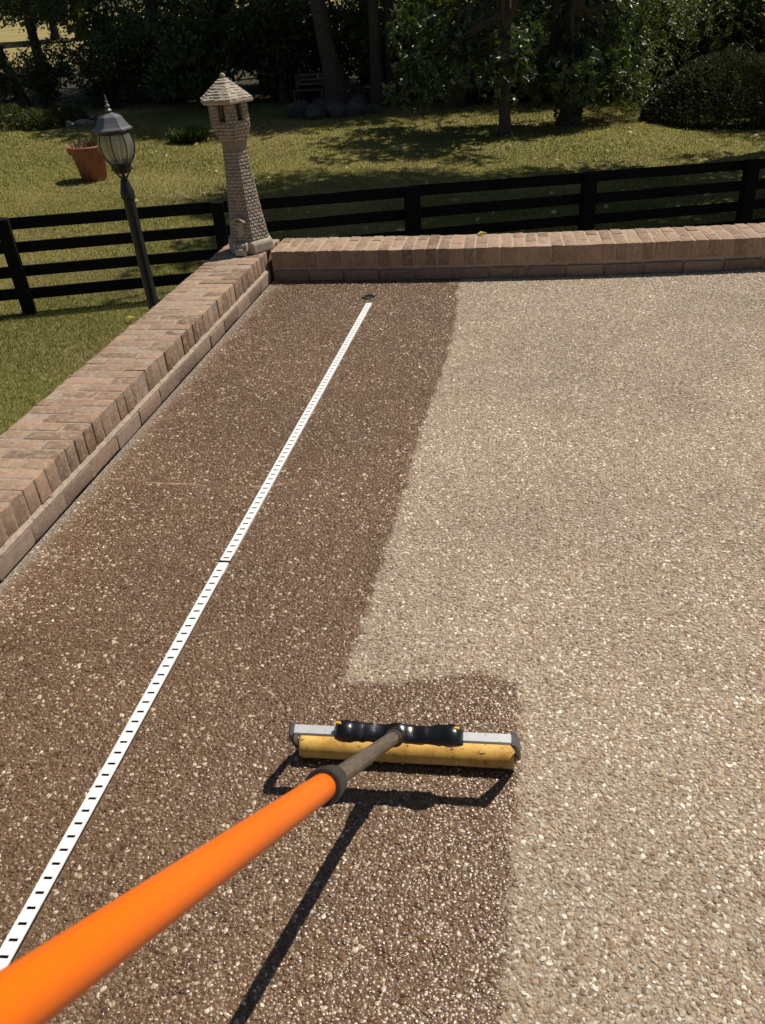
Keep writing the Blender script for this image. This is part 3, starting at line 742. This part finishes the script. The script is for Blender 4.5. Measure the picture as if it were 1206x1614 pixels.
for k in range(N8):
    p0, p1 = .2+k*2*math.pi/N8, .2+(k+1)*2*math.pi/N8
    mb = MB(); V = []; m_ = 5
    for inn in (0, .003):
        for r, z in gp:
            for i in range(m_):
                a_ = p0+(p1-p0)*i/(m_-1); V.append(LP((r-inn)*.985, z, a_))
    nn = len(gp)*m_; F_ = []
    for j in range(len(gp)-1):
        for i in range(m_-1):
            q = (j*m_+i, j*m_+i+1, (j+1)*m_+i+1, (j+1)*m_+i); F_ += [q, tuple(x+nn for x in q[::-1])]
    rim = [i for i in range(m_)] + [j*m_+m_-1 for j in range(1, len(gp))] + [(len(gp)-1)*m_+i for i in range(m_-2, -1, -1)] + [j*m_ for j in range(len(gp)-2, 0, -1)]
    for i in range(len(rim)): a_, b_ = rim[i], rim[(i+1) % len(rim)]; F_.append((b_, a_, a_+nn, b_+nn))
    mb.add(V, F_); build('pane', mb, 'glass', lp, sm=60)
    build('rib', MB().tube([LP(r*1.01, z, p0) for r, z in gp], .0042, 6), 'lampblack', lp, sm=40)
build('glass_ring', lath([(.094, .720), (.101, .722), (.101, .735), (.090, .736)], 16), 'lampblack', lp)
build('bulb_sleeve', lath([(.012, .552), (.013, .556), (.013, .635), (.006, .64)], 12), 'white_bulb', lp, sm=40)
bu = LP(0, .645, 0); build('bulb', lath([(.006, .636), (.014, .655), (.016, .668), (.009, .69), (.001, .705)], 12), 'white_bulb', lp, sm=60)
cap = build('cap', lath([(.088, .732), (.104, .735), (.124, .741), (.124, .750), (.108, .762), (.090, .788), (.072, .820), (.050, .832), (.034, .838), (.014, .846)], 6, .45), 'lampgrey', lp, bevel=.0015)
build('finial', lath([(.010, .840), (.020, .848), (.024, .856), (.014, .866), (.009, .872), (.017, .880), (.011, .890), (.006, .896), (.010, .903), (.005, .911), (.008, .918), (.004, .926), (.0055, .934), (.001, .944)], 12), 'lampgrey', cap, sm=50)

# ================================================================== POT
PB = lawn(150, 283); pot = thing('flower_pot', PB, 'large terracotta flower pot with dry stems on the sunny lawn', 'flower pot')
def pth(prof, n_=36): return MB().lathe(PB, prof, n_)
build('pot', pth([(.225, 0), (.235, .01), (.335, .50), (.375, .505), (.39, .53), (.40, .63), (.385, .645), (.355, .645), (.345, .63), (.33, .56), (.0, .56)]), 'terracotta', pot, sm=40)
build('soil', pth([(.0, .572), (.2, .582), (.332, .575), (.335, .555)]), 'soil', pot, sm=40)
r = np.random.default_rng(5); n = 260; a_ = r.uniform(0, 6.28, n); rr = .3*np.sqrt(r.random(n))
Pp = np.column_stack([rr*np.cos(a_), rr*np.sin(a_), np.full(n, .575)]); Dd = np.column_stack([r.normal(0, .5, n), r.normal(0, .5, n), np.ones(n)])
me = leaves(Pp, Dd, r.uniform(.06, .24, n), .06, r.random(n), 'straw', 'dry_stems', rng=r); link(bpy.data.objects.new('dry_stems', me), pot)

# ================================================================== VEGETATION
def blob_points(r, centers, radii, per):
    P = []; D = []
    for c, rad in zip(centers, radii):
        d = unit(r.normal(size=(per, 3))); q = rad*(.35+.65*r.random((per, 1))**.5)
        P.append(c+d*q*np.array([1, 1, .75])); D.append(d+r.normal(0, .6, (per, 3))+np.array([0, 0, -.15]))
    return np.concatenate(P), np.concatenate(D)
def crown_centers(r, n, cen, rad, hollow=.45):
    d = unit(r.normal(size=(n, 3))); q = (hollow+(1-hollow)*r.random((n, 1)))
    return np.array(cen)+d*q*np.array(rad)
def crown_mesh(seed, nb, cen, rad, blob, per, size, mat, aspect=.55, hollow=.45, zmin=None):
    r = np.random.default_rng(seed); C = crown_centers(r, nb, cen, rad, hollow)
    if zmin is not None: C[:, 2] = np.maximum(C[:, 2], zmin+r.uniform(0, .5, nb))
    P, D = blob_points(r, C, r.uniform(.6, 1.25, nb)*blob, per)
    s = r.uniform(.7, 1.3, len(P))*size
    var = np.clip(r.normal(.45, .22, len(P)) + np.repeat(r.normal(0, .12, nb), per), 0, 1)
    return leaves(P, D, s, aspect, var, mat, 'crown', rng=r), C
def trunk_mb(h, r0, r1, lean=(0, 0), seed=0, n=12, flare=1.6):
    q = random.Random(seed); pts = []; rd = []
    for k in range(9):
        t = k/8; pts.append((lean[0]*t+q.uniform(-1, 1)*r0*.25*(k > 0), lean[1]*t+q.uniform(-1, 1)*r0*.25*(k > 0), -.1+h*t+.1*t))
        rd.append((r0+(r1-r0)*t)*(flare if k == 0 else 1.12 if k == 1 else 1)*q.uniform(.95, 1.05))
    return MB().tube(pts, rd, n), pts
def limbs_mb(top, C, r0, k=14, seed=0):
    q = random.Random(seed); mb = MB(); top = Vector(top)
    idx = q.sample(range(len(C)), min(k, len(C)))
    for i in idx:
        e_ = Vector(C[i]); s_ = top - Vector((0, 0, q.uniform(0, .35)*top.z)); m_ = s_.lerp(e_, .5)+Vector((q.uniform(-.3, .3), q.uniform(-.3, .3), .25))
        mb.tube([s_, m_, e_], [r0*.45, r0*.25, r0*.08], 6)
    return mb
def local_obj(name, mb_or_me, mat, parent):
    if isinstance(mb_or_me, MB):
        me = bpy.data.meshes.new(name); me.from_pydata(mb_or_me.v, [], mb_or_me.f); me.materials.append(MAT[mat]); smooth(me, 60)
    else: me = mb_or_me
    return link(bpy.data.objects.new(name, me), parent)
def plant_tree(name, label, pos, th, r0, cen, rad, nb, blob, per, size, mat, seed, lean=(0, 0), group='trees at the edge of the lawn', zmin=None, aspect=.55, hollow=.45, low=None):
    t = thing(name, pos, label, 'tree', group)
    tm, pts = trunk_mb(th, r0, r0*.55, lean, seed); local_obj('trunk', tm, 'bark', t)
    me, C = crown_mesh(seed, nb, cen, rad, blob, per, size, mat, aspect, hollow, zmin)
    local_obj('limbs', limbs_mb(pts[-1], C, r0, 16, seed), 'bark', t); local_obj('crown', me, mat, t)
    if low:
        r = np.random.default_rng(seed+500); L = np.array([at(x, y, d)-np.array(pos) for x, y, d in low]); P, D = blob_points(r, L, r.uniform(.35, .7, len(L)), 150)
        var = np.clip(r.normal(.45, .25, len(P)), 0, 1); local_obj('low_boughs', leaves(P, D, r.uniform(.07, .14, len(P)), .6, var, 'shrubleaf', 'low_boughs', rng=r), None, t)
        lm = MB()
        for e_ in L[:4]:
            s_ = Vector(pts[3]); e_ = Vector(e_); lm.tube([s_, s_.lerp(e_, .5)+Vector((0, 0, .5)), e_], [.05, .03, .01], 5)
        local_obj('low_limbs', lm, 'bark', t)
    return t
def copy_thing(t, name, pos, rz, label, group, sc=1.0):
    o = bpy.data.objects.new(name, None); link(o); o.location = tuple(pos); o.rotation_euler.z = rz; o.scale = (sc, sc, sc); tag(o, label, t['category'], group)
    for ch in [c for c in bpy.data.objects if c.parent == t]:
        c = ch.copy(); COL.objects.link(c); c.parent = o
    return o
def on(x, y): return (x, y, lawn_z(x))

# ---- magnolias with big glossy leaves in rosettes
def magnolia_crown(seed, cen, rad, n_tips, extra):
    r = np.random.default_rng(seed); nb = 15
    C = crown_centers(r, nb, cen, rad, .5); C = np.concatenate([C, np.array(extra)]); nb = len(C)
    per = n_tips//nb; P, D = blob_points(r, C, r.uniform(.45, .8, nb), per)
    D = unit(D*.6+np.array([0, 0, .5])+.4*unit(P-np.array(cen)))
    k = 9; base = np.repeat(P, k, 0); ax_ = np.repeat(D, k, 0)
    side = unit(r.normal(size=base.shape)); side = unit(side-ax_*np.sum(side*ax_, 1, keepdims=True))
    dirs = side*r.uniform(.6, 1., (len(base), 1))+ax_*r.uniform(.1, .7, (len(base), 1))
    var = np.clip(r.normal(.5, .22, len(base)), 0, 1)
    me = leaves(base, dirs, r.uniform(.12, .21, len(base)), .36, var, 'magnolia', 'crown', .18, ax_, r)
    return me, C
def magnolia(label, px, py, r0, th, cen, rad, tips, extra, seed, ivy=False):
    p = lawn(px, py); t = thing('magnolia_tree', p, label, 'tree', 'glossy leaved trees on the back lawn')
    tm, pts = trunk_mb(th, r0, r0*.8, (0, 0), seed); tr = local_obj('trunk', tm, 'bark', t)
    me, C = magnolia_crown(seed, cen, rad, tips, extra); local_obj('limbs', limbs_mb(pts[-1], C, r0*1.1, 22, seed), 'bark', t); local_obj('crown', me, None, t)
    if ivy:
        r = np.random.default_rng(seed+1); n = 420; a_ = r.uniform(0, 6.28, n); z = r.uniform(0, 1.3, n)
        P = np.column_stack([np.cos(a_)*r0*1.2, np.sin(a_)*r0*1.2, z]); D = np.column_stack([np.cos(a_), np.sin(a_), r.normal(-.4, .5, n)])
        local_obj('ivy', leaves(P, D, r.uniform(.06, .12, n), .8, r.random(n)*.8, 'shrubleaf', 'ivy', rng=r), None, tr)
    return t, p
def rel(p, px, py, dy=0):           # spot seen at a pixel, at the tree's own depth (plus dy metres), relative to its base
    q = at(px, py, px_of(p)[2]+dy); return q-p
pA = lawn(795, 214); pBm = lawn(895, 197)
exA = [rel(pA, x, y, d) for x, y, d in ((640, 60, .5), (655, 110, .8), (690, 90, 0), (700, 125, .2), (730, 60, -.5), (745, 110, -.4), (760, 30, -.6), (790, 90, -.8), (800, 130, -.7), (830, 60, -.6), (700, 30, -.2), (665, 25, .3), (770, 75, .3), (820, 20, 0), (645, 140, .6))]
exB = [rel(pBm, x, y, d) for x, y, d in ((840, 60, -.5), (870, 105, -1), (900, 80, -1.2), (930, 110, -1.1), (905, 135, -1.1), (940, 80, -.8), (870, 30, -.8), (910, 40, -1), (960, 110, -.5), (955, 40, -.6), (980, 70, 0), (850, 125, -.6), (890, 115, -1.3), (925, 25, -.3), (985, 25, 0), (950, 130, -.4))]
magnolia('glossy broad-leaved tree with a bare slim trunk in dappled shade', 795, 214, .135, 3.2, (0.1, .0, 4.6), (2.5, 1.9, 1.5), 1900, exA, 31)
magnolia('glossy broad-leaved tree with a thick ivy-clad trunk beside the dark round bush', 895, 197, .24, 3.4, (.2, .9, 5.2), (2.0, 1.6, 1.6), 1900, exB, 32, True)

# ---- tree with feathery compound leaves at the right
def walnut():
    p = np.array(on(7.2, 25.2)); t = thing('walnut_tree', p, 'feathery compound-leaved tree with branches drooping over the dark round bush', 'tree', None)
    r = np.random.default_rng(41); tm, pts = trunk_mb(5, .26, .16, (-.3, 0), 3); local_obj('trunk', tm, 'bark', t)
    C = crown_centers(r, 30, (.9, -.6, 5.0), (2.4, 1.6, 1.6), .4)
    low = np.array([at(x, y, 21.2+dz)-p for x, y, dz in [(r.uniform(965, 1260), r.uniform(-30, 105), r.uniform(1.0, 3.4)) for _ in range(50)] + [(r.uniform(955, 1010), r.uniform(70, 135), r.uniform(-.3, 1)) for _ in range(14)]])
    C = np.concatenate([C, low]); nf = 17; base = np.repeat(C, nf, 0)+r.normal(0, .38, (len(C)*nf, 3))*np.array([1, 1, .8])
    out = r.normal(size=base.shape)*np.array([1, 1, .25])+np.array([0, 0, -.45]); out = unit(out)
    k = 13; tt = np.tile(np.linspace(.1, 1, k), len(base)); B_ = np.repeat(base, k, 0); O = np.repeat(out, k, 0)
    Ls = np.repeat(r.uniform(.28, .45, len(base)), k)[:, None]; side = unit(np.cross(O, [[0, 0, 1.]])); sg = np.tile(np.where(np.arange(k) % 2, 1, -1), len(base))[:, None]
    P = B_+O*Ls*tt[:, None]-np.array([0, 0, 1])*(tt[:, None]**2)*.12; D = side*sg+O*.5+np.array([0, 0, -.25])
    var = np.clip(np.repeat(r.normal(.45, .25, len(base)), k), 0, 1)
    local_obj('limbs', limbs_mb(pts[-1], C[:30], .2, 16, 4), 'bark', t)
    local_obj('crown', leaves(P, D, r.uniform(.09, .13, len(P)), .33, var, 'walnut', 'crown', .15, rng=r), None, t)
walnut()

# ---- dark round bush
def bush(name, label, pos, rad, n_, size, mat, seed, cat='bush', group=None, lump=.14):
    r = np.random.default_rng(seed); d = unit(r.normal(size=(n_, 3))); d[:, 2] = np.abs(d[:, 2])*1.15-.12; d = unit(d)
    lumps = unit(r.normal(size=(26, 3))); lv = r.uniform(-1, 1.2, 26)
    k = np.exp(-(1-d@lumps.T)*16)@lv
    q = (1+lump*k)*(1-.32*r.random(n_)**2.2)
    P = d*q[:, None]*np.array(rad); D = d+r.normal(0, .55, (n_, 3))+np.array([0, 0, .25])
    P[:, 2] = np.maximum(P[:, 2], .03); var = np.clip(r.normal(.4, .22, n_), 0, 1)
    t = thing(name, pos, label, cat, group)
    local_obj('foliage', leaves(P, D, r.uniform(.6, 1.4, n_)*size, .42, var, mat, 'foliage', rng=r), None, t)
    mb = MB()
    for i in range(7):
        a_ = r.uniform(0, 6.28); e_ = np.array([math.cos(a_)*rad[0]*.6, math.sin(a_)*rad[1]*.6, rad[2]*.7]); mb.tube([(math.cos(a_)*.08, math.sin(a_)*.08, -.05), tuple(e_*.5), tuple(e_)], [.05, .035, .012], 6)
    local_obj('stems', mb, 'bark', t); return t
bR = lawn(1120, 203)
bush('round_bush', 'large dark rounded evergreen bush at the right edge of the lawn', (bR[0]+.55, bR[1]+1.5, bR[2]), (2.05, 1.6, 1.48), 26000, .095, 'yew', 51, lump=.22)

# ---- woodland shrubs behind the lawn
shrub_protos = []
shrub_spots = [(-23, 28, 1.2), (-20.5, 27.5, .9), (-17.6, 27.2, .78), (-15.4, 26.7, .72), (-13.2, 27.0, 1.0), (-11.6, 28.0, 1.25), (-10.2, 26.9, 1.05), (-8.6, 28.6, 1.3), (-7.4, 29.6, 1.1), (-5.2, 29.4, 1.0), (-3.4, 28.6, 1.15), (-2.0, 27.6, .95), (-.6, 29.3, 1.3), (1.4, 29.2, 1.2), (3.2, 30.2, 1.35), (5.4, 29.4, 1.3), (8.4, 28.2, 1.4), (-12.0, 32, 1.5), (-9.2, 33, 1.5), (-6.4, 33.6, 1.2), (-4.0, 33, 1.2), (-1.6, 33.5, 1.5), (1.2, 33.6, 1.6), (11.5, 27, 1.4), (-14.6, 31.5, 1.25), (4.4, 34, 1.6)]
sl_words = ['at the far left of the wood edge', 'second from the left along the wood edge', 'low, under the gap to the sunny field', 'low, beside the leaning thin trunk', 'left of the spired lamp cap', 'behind the spired lamp cap', 'right of the spired lamp cap', 'behind the tower roof, left side', 'behind the tower roof, right side', 'between the tall trunk and the twin trunks', 'right of the twin trunks', 'with pale sunlit leaf tips, right of the rock heap', 'behind the slim bare trunk', 'between the slim trunk and the ivy-clad trunk', 'behind the ivy-clad trunk', 'behind the dark round bush', 'at the right edge behind the round bush', 'in the back row above the lamp cap', 'in the back row above the tower', 'in the back row left of the twin trunks', 'in the back row right of the twin trunks', 'in the back row above the slim trunk', 'in the back row above the ivy-clad trunk', 'beyond the right edge of the picture', 'in the back row by the sunny gap', 'in the back row above the round bush']
for k in range(4):
    r = np.random.default_rng(60+k); me, C = crown_mesh(60+k, 34, (0, 0, 1.15), (1.35, 1.1, 1.15), .42, 135, .13, 'shrubleaf', .6, .25, .1)
    shrub_protos.append((me, C))
for k, ((x, y, s), wd) in enumerate(zip(shrub_spots, sl_words)):
    me, C = shrub_protos[k % 4]
    t = thing('woodland_shrub', on(x, y), 'shady leafy shrub ' + wd, 'shrub', 'shrubs along the wood edge'); t.scale = (s, s, s*random.uniform(.9, 1.15)); t.rotation_euler.z = random.uniform(0, 6.28)
    local_obj('foliage', me, None, t)
    if k < 4:
        mb = MB(); q = random.Random(k)
        for i in range(8): e_ = C[q.randrange(len(C))]; mb.tube([(0, 0, -.1), (e_[0]*.4, e_[1]*.4, e_[2]*.5), tuple(e_)], [.04, .03, .01], 5)
        o = local_obj('stems', mb, 'bark', t); stem_me = o.data
        shrub_protos[k] = (me, C); globals().setdefault('STEMS', []).append(stem_me)
    else: link(bpy.data.objects.new('stems', STEMS[k % 4]), t)

# ---- woodland trees: trunks that show, high crowns that shade the wood
def wt(label, pos, th, r0, cen, rad, seed, lean=(0, 0), nb=48, per=105, blob=.85, size=.26, low=None): return plant_tree('woodland_tree', label, pos, th, r0, cen, rad, nb, blob, per, size, 'woodleaf', seed, lean, 'trees of the wood behind the lawn', low=low)
QL = random.Random(77)
def spots(n_, x0, x1, y0, y1, d0, d1): return [(QL.uniform(x0, x1), QL.uniform(y0, y1), QL.uniform(d0, d1)) for _ in range(n_)]
pC = lawn(532, 172)
wt('tall woodland tree with the thickest trunk, rising from the rock heap', tuple(pC), 7.5, .27, (0, .5, 8.5), (3.6, 3.2, 3.6), 71, (-.7, 0), low=spots(16, 440, 590, -20, 110, 26.5, 30))
pD = lawn(598, 168)
wt('left trunk of the close pair of dark woodland trees', tuple(pD), 7.5, .19, (-.5, 1, 9), (2.8, 2.8, 3.2), 72, (-.15, 0))
pE = lawn(615, 167)
wt('right trunk of the close pair of dark woodland trees', (pE[0], pE[1]+.3, pE[2]), 7.5, .17, (.8, 1, 9), (2.8, 2.8, 3.2), 73, (.1, 0), low=spots(14, 560, 680, -20, 90, 26.5, 30))
pF = lawn(437, 168)
wt('thin dark woodland tree to the right of the tower roof', (pF[0], pF[1]+1.0, pF[2]), 7, .13, (0, .5, 8), (2.8, 2.6, 3.2), 74, (-.5, 0), low=spots(22, 240, 470, -20, 120, 27, 31))
wt('thin leaning woodland tree at the top left by the sunny field', (at(19, 80, 26.5)[0], at(19, 80, 26.5)[1], lawn_z(-15)), 6, .16, (-1.0, 1, 8), (3.2, 3, 2.6), 75, (-1.6, 0), low=spots(26, 5, 130, -25, 22, 25, 28.5)+spots(26, 85, 250, -10, 130, 26, 31)+spots(5, -10, 60, 82, 120, 26.5, 28))
pG = lawn(716, 170)
wt('short grey trunk half hidden by glossy leaves, left of the slim trunk', (pG[0], pG[1]+.2, pG[2]), 6.5, .25, (.5, 2, 8.5), (3.0, 2.8, 3.0), 76)
proto = wt('woodland tree deep in the wood behind the tower roof', on(-9.5, 31), 8, .2, (0, 0, 9), (3.8, 3.8, 4), 77, nb=62)
more = [(-13, 30.5, 1.0, 'above the spired lamp cap'), (-18, 31.5, 1.0, 'at the far left of the wood'), (-6.5, 34, 1.1, 'behind the thickest trunk'), (-3, 31.5, 1.0, 'right of the twin trunks'), (0.5, 32, 1.0, 'behind the slim bare trunk'), (3.6, 33.5, 1.1, 'behind the ivy-clad trunk'), (10.5, 34.5, 1.0, 'behind the dark round bush'), (-11, 36, 1.2, 'in the back row above the lamp cap'), (-1, 37, 1.2, 'in the back row above the slim trunk'), (12.5, 33, 1.2, 'past the right edge, behind the round bush'), (-21.5, 27.5, .9, 'past the left edge of the picture'), (5.5, 38, 1.2, 'in the back row above the round bush')]
for x, y, s, wd in more: copy_thing(proto, 'woodland_tree', on(x, y), random.uniform(0, 6.28), 'woodland tree ' + wd, 'trees of the wood behind the lawn', s)

# ---- trees right of the picture whose shade lies on the lawn behind the fence
plant_tree('shade_tree', 'broad tree just right of the picture shading the lawn behind the fence', on(7.4, 17.2), 5.0, .3, (-.7, 1.5, 7.4), (4.5, 4.0, 2.4), 135, .95, 125, .24, 'woodleaf', 81, (0, 0), None)
plant_tree('shade_tree', 'tall tree right of the round bush shading the lawn by the tower', on(6.6, 21.8), 13, .32, (-1.6, .3, 15.6), (4.4, 2.0, 2.8), 120, .9, 120, .24, 'woodleaf', 82, (0, 0), None)

plant_tree('shade_tree', 'high-crowned tree just right of the picture, nearest to the fence', on(5.4, 16.2), 8.5, .28, (-2.4, .6, 10.8), (3.6, 2.6, 2.0), 80, .9, 110, .24, 'woodleaf', 83, (-.6, 0), None)
# ---- far trees beyond the sunny field
far_protos = [crown_mesh(100+k, 70, (0, 0, 5.5), (4.2, 3.6, 4.6), 1.2, 110, .5, 'woodleaf', .6, .35)[0] for k in range(2)]
far_tr = trunk_mb(4, .3, .2, seed=9)[0]; ftm = None
for k, (x, y, s) in enumerate([(-60+9*i+random.uniform(-2, 2), 92+random.uniform(-8, 12), random.uniform(.9, 1.4)) for i in range(14)]):
    t = thing('field_tree', on(x, y), 'far tree on the other side of the sunny field', 'tree', 'trees beyond the field'); t.scale = (s, s, s); t.rotation_euler.z = random.uniform(0, 6.28)
    local_obj('crown', far_protos[k % 2], None, t)
    if ftm is None: ftm = local_obj('trunk', far_tr, 'bark', t).data
    else: link(bpy.data.objects.new('trunk', ftm), t)

# ---- bed at the left end: plants, stones, clump of grass
bed = [((18, 203), (.75, .45, .5), 'leafy bedding plant at the left edge of the lawn bed', 61), ((62, 203), (.5, .4, .42), 'leafy bedding plant second from the left in the bed', 62), ((88, 199), (.45, .4, .38), 'leafy bedding plant right of the flat pale slab', 63), ((112, 196), (.42, .4, .5), 'yellowish bedding plant just left of the lamp cap', 64)]
for (px, py), rad, lab, sd in bed:
    p = lawn(px, py); bush('bedding_plant', lab, tuple(p), rad, 1500, .10, 'bedleaf', sd, 'plant', 'plants in the lawn bed', .3)
def boulder(name, pos, size, seed, label, cat, mat, group):
    bm = bmesh.new(); bmesh.ops.create_icosphere(bm, subdivisions=3, radius=1); off = Vector((seed*3.1, seed*1.7, 0))
    for v in bm.verts:
        k = 1+.35*mnoise.noise(v.co*1.1+off)+.12*mnoise.noise(v.co*3+off); v.co = Vector((v.co.x*size[0], v.co.y*size[1], v.co.z*size[2]))*k
    me = bpy.data.meshes.new(name); bm.to_mesh(me); bm.free(); me.materials.append(MAT[mat]); smooth(me, 35)
    o = bpy.data.objects.new(name, me); link(o); o.location = (pos[0], pos[1], pos[2]+size[2]*.55); o.rotation_euler.z = seed; return tag(o, label, cat, group)
for k, ((px, py), sz, lab) in enumerate([((46, 201), (.26, .2, .11), 'small pale stone between the two leftmost bedding plants'), ((45, 194), (.34, .25, .08), 'flat pale slab in the bed between bedding plants'), ((134, 199), (.28, .2, .12), 'pale stone in the bed beside the lamp cap'), ((130, 190), (.38, .25, .12), 'long grey stone behind the pale bed stone'), ((110, 200), (.16, .14, .09), 'smallest pale stone at the front edge of the bed')]):
    boulder('bed_stone', lawn(px, py), sz, k+1, lab, 'stone', 'palestone', 'stones edging the bed')
def grass_clump(p, seed, label):
    r = np.random.default_rng(seed); n = 900; a_ = r.uniform(0, 6.28, n); P = np.column_stack([np.cos(a_), np.sin(a_), np.zeros(n)])*(.32*np.sqrt(r.random(n)))[:, None]
    D = np.column_stack([np.cos(a_)*.7, np.sin(a_)*.7, np.ones(n)])+r.normal(0, .2, (n, 3))
    t = thing('grass_clump', tuple(p), label, 'plant'); local_obj('blades', leaves(P, D, r.uniform(.2, .42, n), .05, r.random(n)*.6, 'shrubleaf', 'blades', rng=r), None, t)
grass_clump(lawn(298, 224), 5, 'dark tufted grass clump on the shaded lawn left of the tower')
# ---- rock heap and bench in the wood's shade
rk = [(468, 186, .30), (482, 184, .24), (497, 187, .32), (512, 184, .26), (530, 185, .34), (546, 183, .26), (560, 182, .30), (576, 180, .26), (588, 178, .22), (505, 172, .28), (540, 171, .30), (565, 170, .26), (523, 176, .24), (476, 176, .26)]
for k, (px, py, s) in enumerate(rk):
    boulder('heap_rock', lawn(px, py), (s*random.uniform(.9, 1.25), s*.9, s*random.uniform(.65, .95)), k+20, 'dark rock in the heap at the foot of the thickest trunk', 'rock', 'rock', 'rocks in the shaded heap')
bp = lawn(490, 167); bn = thing('garden_bench', (bp[0], bp[1], bp[2]), 'weathered slatted bench in deep shade behind the rock heap', 'bench')
for k in range(4): build('seat_slat', MB().box((bp[0], bp[1]-.16+.11*k, bp[2]+.44), (1.0, .085, .03)), 'bench', bn, bevel=.004)
for k in range(3): build('back_slat', MB().box((bp[0], bp[1]+.30+.02*k, bp[2]+.58+.12*k), (1.0, .025, .08)), 'bench', bn, bevel=.004)
for sx in (-.43, .43):
    build('leg', MB().box((bp[0]+sx, bp[1]-.17, bp[2]+.20), (.06, .06, .44)), 'bench', bn, bevel=.004); build('leg', MB().box((bp[0]+sx, bp[1]+.27, bp[2]+.42), (.06, .06, .88)), 'bench', bn, bevel=.004)

# ---- grass blades
def grass():
    Vs, Vr = [], []
    r = np.random.default_rng(3)
    for (x0, x1, y0, y1, dens, hh, ww) in ((-9, -1.95, 4.6, 11, 5200, .035, .006), (-12, 3.6, 11, 15, 2300, .038, .010), (-15, 5.4, 15, 20, 1000, .042, .014), (-20, 8, 20, 28, 520, .045, .02)):
        n = int((x1-x0)*(y1-y0)*dens); P = np.column_stack([r.uniform(x0, x1, n), r.uniform(y0, y1, n), np.zeros(n)])
        P[:, 2] = -1.65-.04*(np.clip(P[:, 0], -14, 8)+6)
        d = P-CAM; z = d@CF; u = CX+FPX*(d@CR)/z; v = CY-FPX*(d@CU)/z
        k = (u > -150) & (u < 1356) & (v > -40) & (v < 800); P = P[k]; n = len(P)
        a_ = r.uniform(0, 6.28, n); h = hh*r.uniform(.5, 1.5, n)[:, None]; t = np.column_stack([np.cos(a_), np.sin(a_), np.zeros(n)])*ww*.5
        lean_ = r.normal(0, .45, (n, 3)); lean_[:, 2] = 1; tip = P+unit(lean_)*h
        Vs.append(np.stack([P-t, P+t, tip], 1).reshape(-1, 3))
        va_ = .48+(low_noise(P[:, :2]+60, .55, 8)-.5)*.9+(low_noise(P[:, :2]+60, 2.3, 9)-.5)*.45+r.normal(0, .16, n); Vr.append(np.repeat(np.clip(va_, 0, 1), 3))
    V = np.concatenate(Vs); me = np_mesh('lawn_grass', V, 3, np.arange(len(V)).reshape(-1, 3), 'grass', np.concatenate(Vr)); print('blades', len(V)//3)
    o = link(bpy.data.objects.new('lawn_grass', me)); o['kind'] = 'stuff'; o['label'] = 'short mown grass, half green and half dry, covering the lawn'; o['category'] = 'grass'
    n = 420; P = np.column_stack([r.uniform(-9, 6, n), r.uniform(12, 24, n), np.zeros(n)]); P[:, 2] = -1.65-.04*(np.clip(P[:, 0], -14, 8)+6)+.05
    me = leaves(P, r.normal(size=(n, 3))*np.array([1, 1, .15]), r.uniform(.06, .13, n), .55, r.random(n), 'litter', 'leaf_litter', rng=r)
    o = link(bpy.data.objects.new('leaf_litter', me)); o['kind'] = 'stuff'; o['label'] = 'scattered fallen leaves lying on the lawn'; o['category'] = 'leaves'
grass()
def fallen(p, L, label, seed):
    r = np.random.default_rng(seed); me = leaves(np.zeros((1, 3)), np.array([[1., .3, .12]]), np.array([L]), .5, np.array([.6]), 'yellowleaf', 'fallen_leaf', .4, np.array([[0, .1, 1.]]), r)
    o = link(bpy.data.objects.new('fallen_leaf', me)); o.location = tuple(p); tag(o, label, 'leaf', 'yellow fallen leaves')
q = ground(752, 368, .172); fallen((q[0], q[1]-.02, .174), .06, 'yellow fallen leaf lying on top of the far brick wall', 1)
q = lawn(198, 509); fallen((q[0], q[1], q[2]+.05), .13, 'yellow fallen leaf on the lawn between fence post and lamp post', 2)
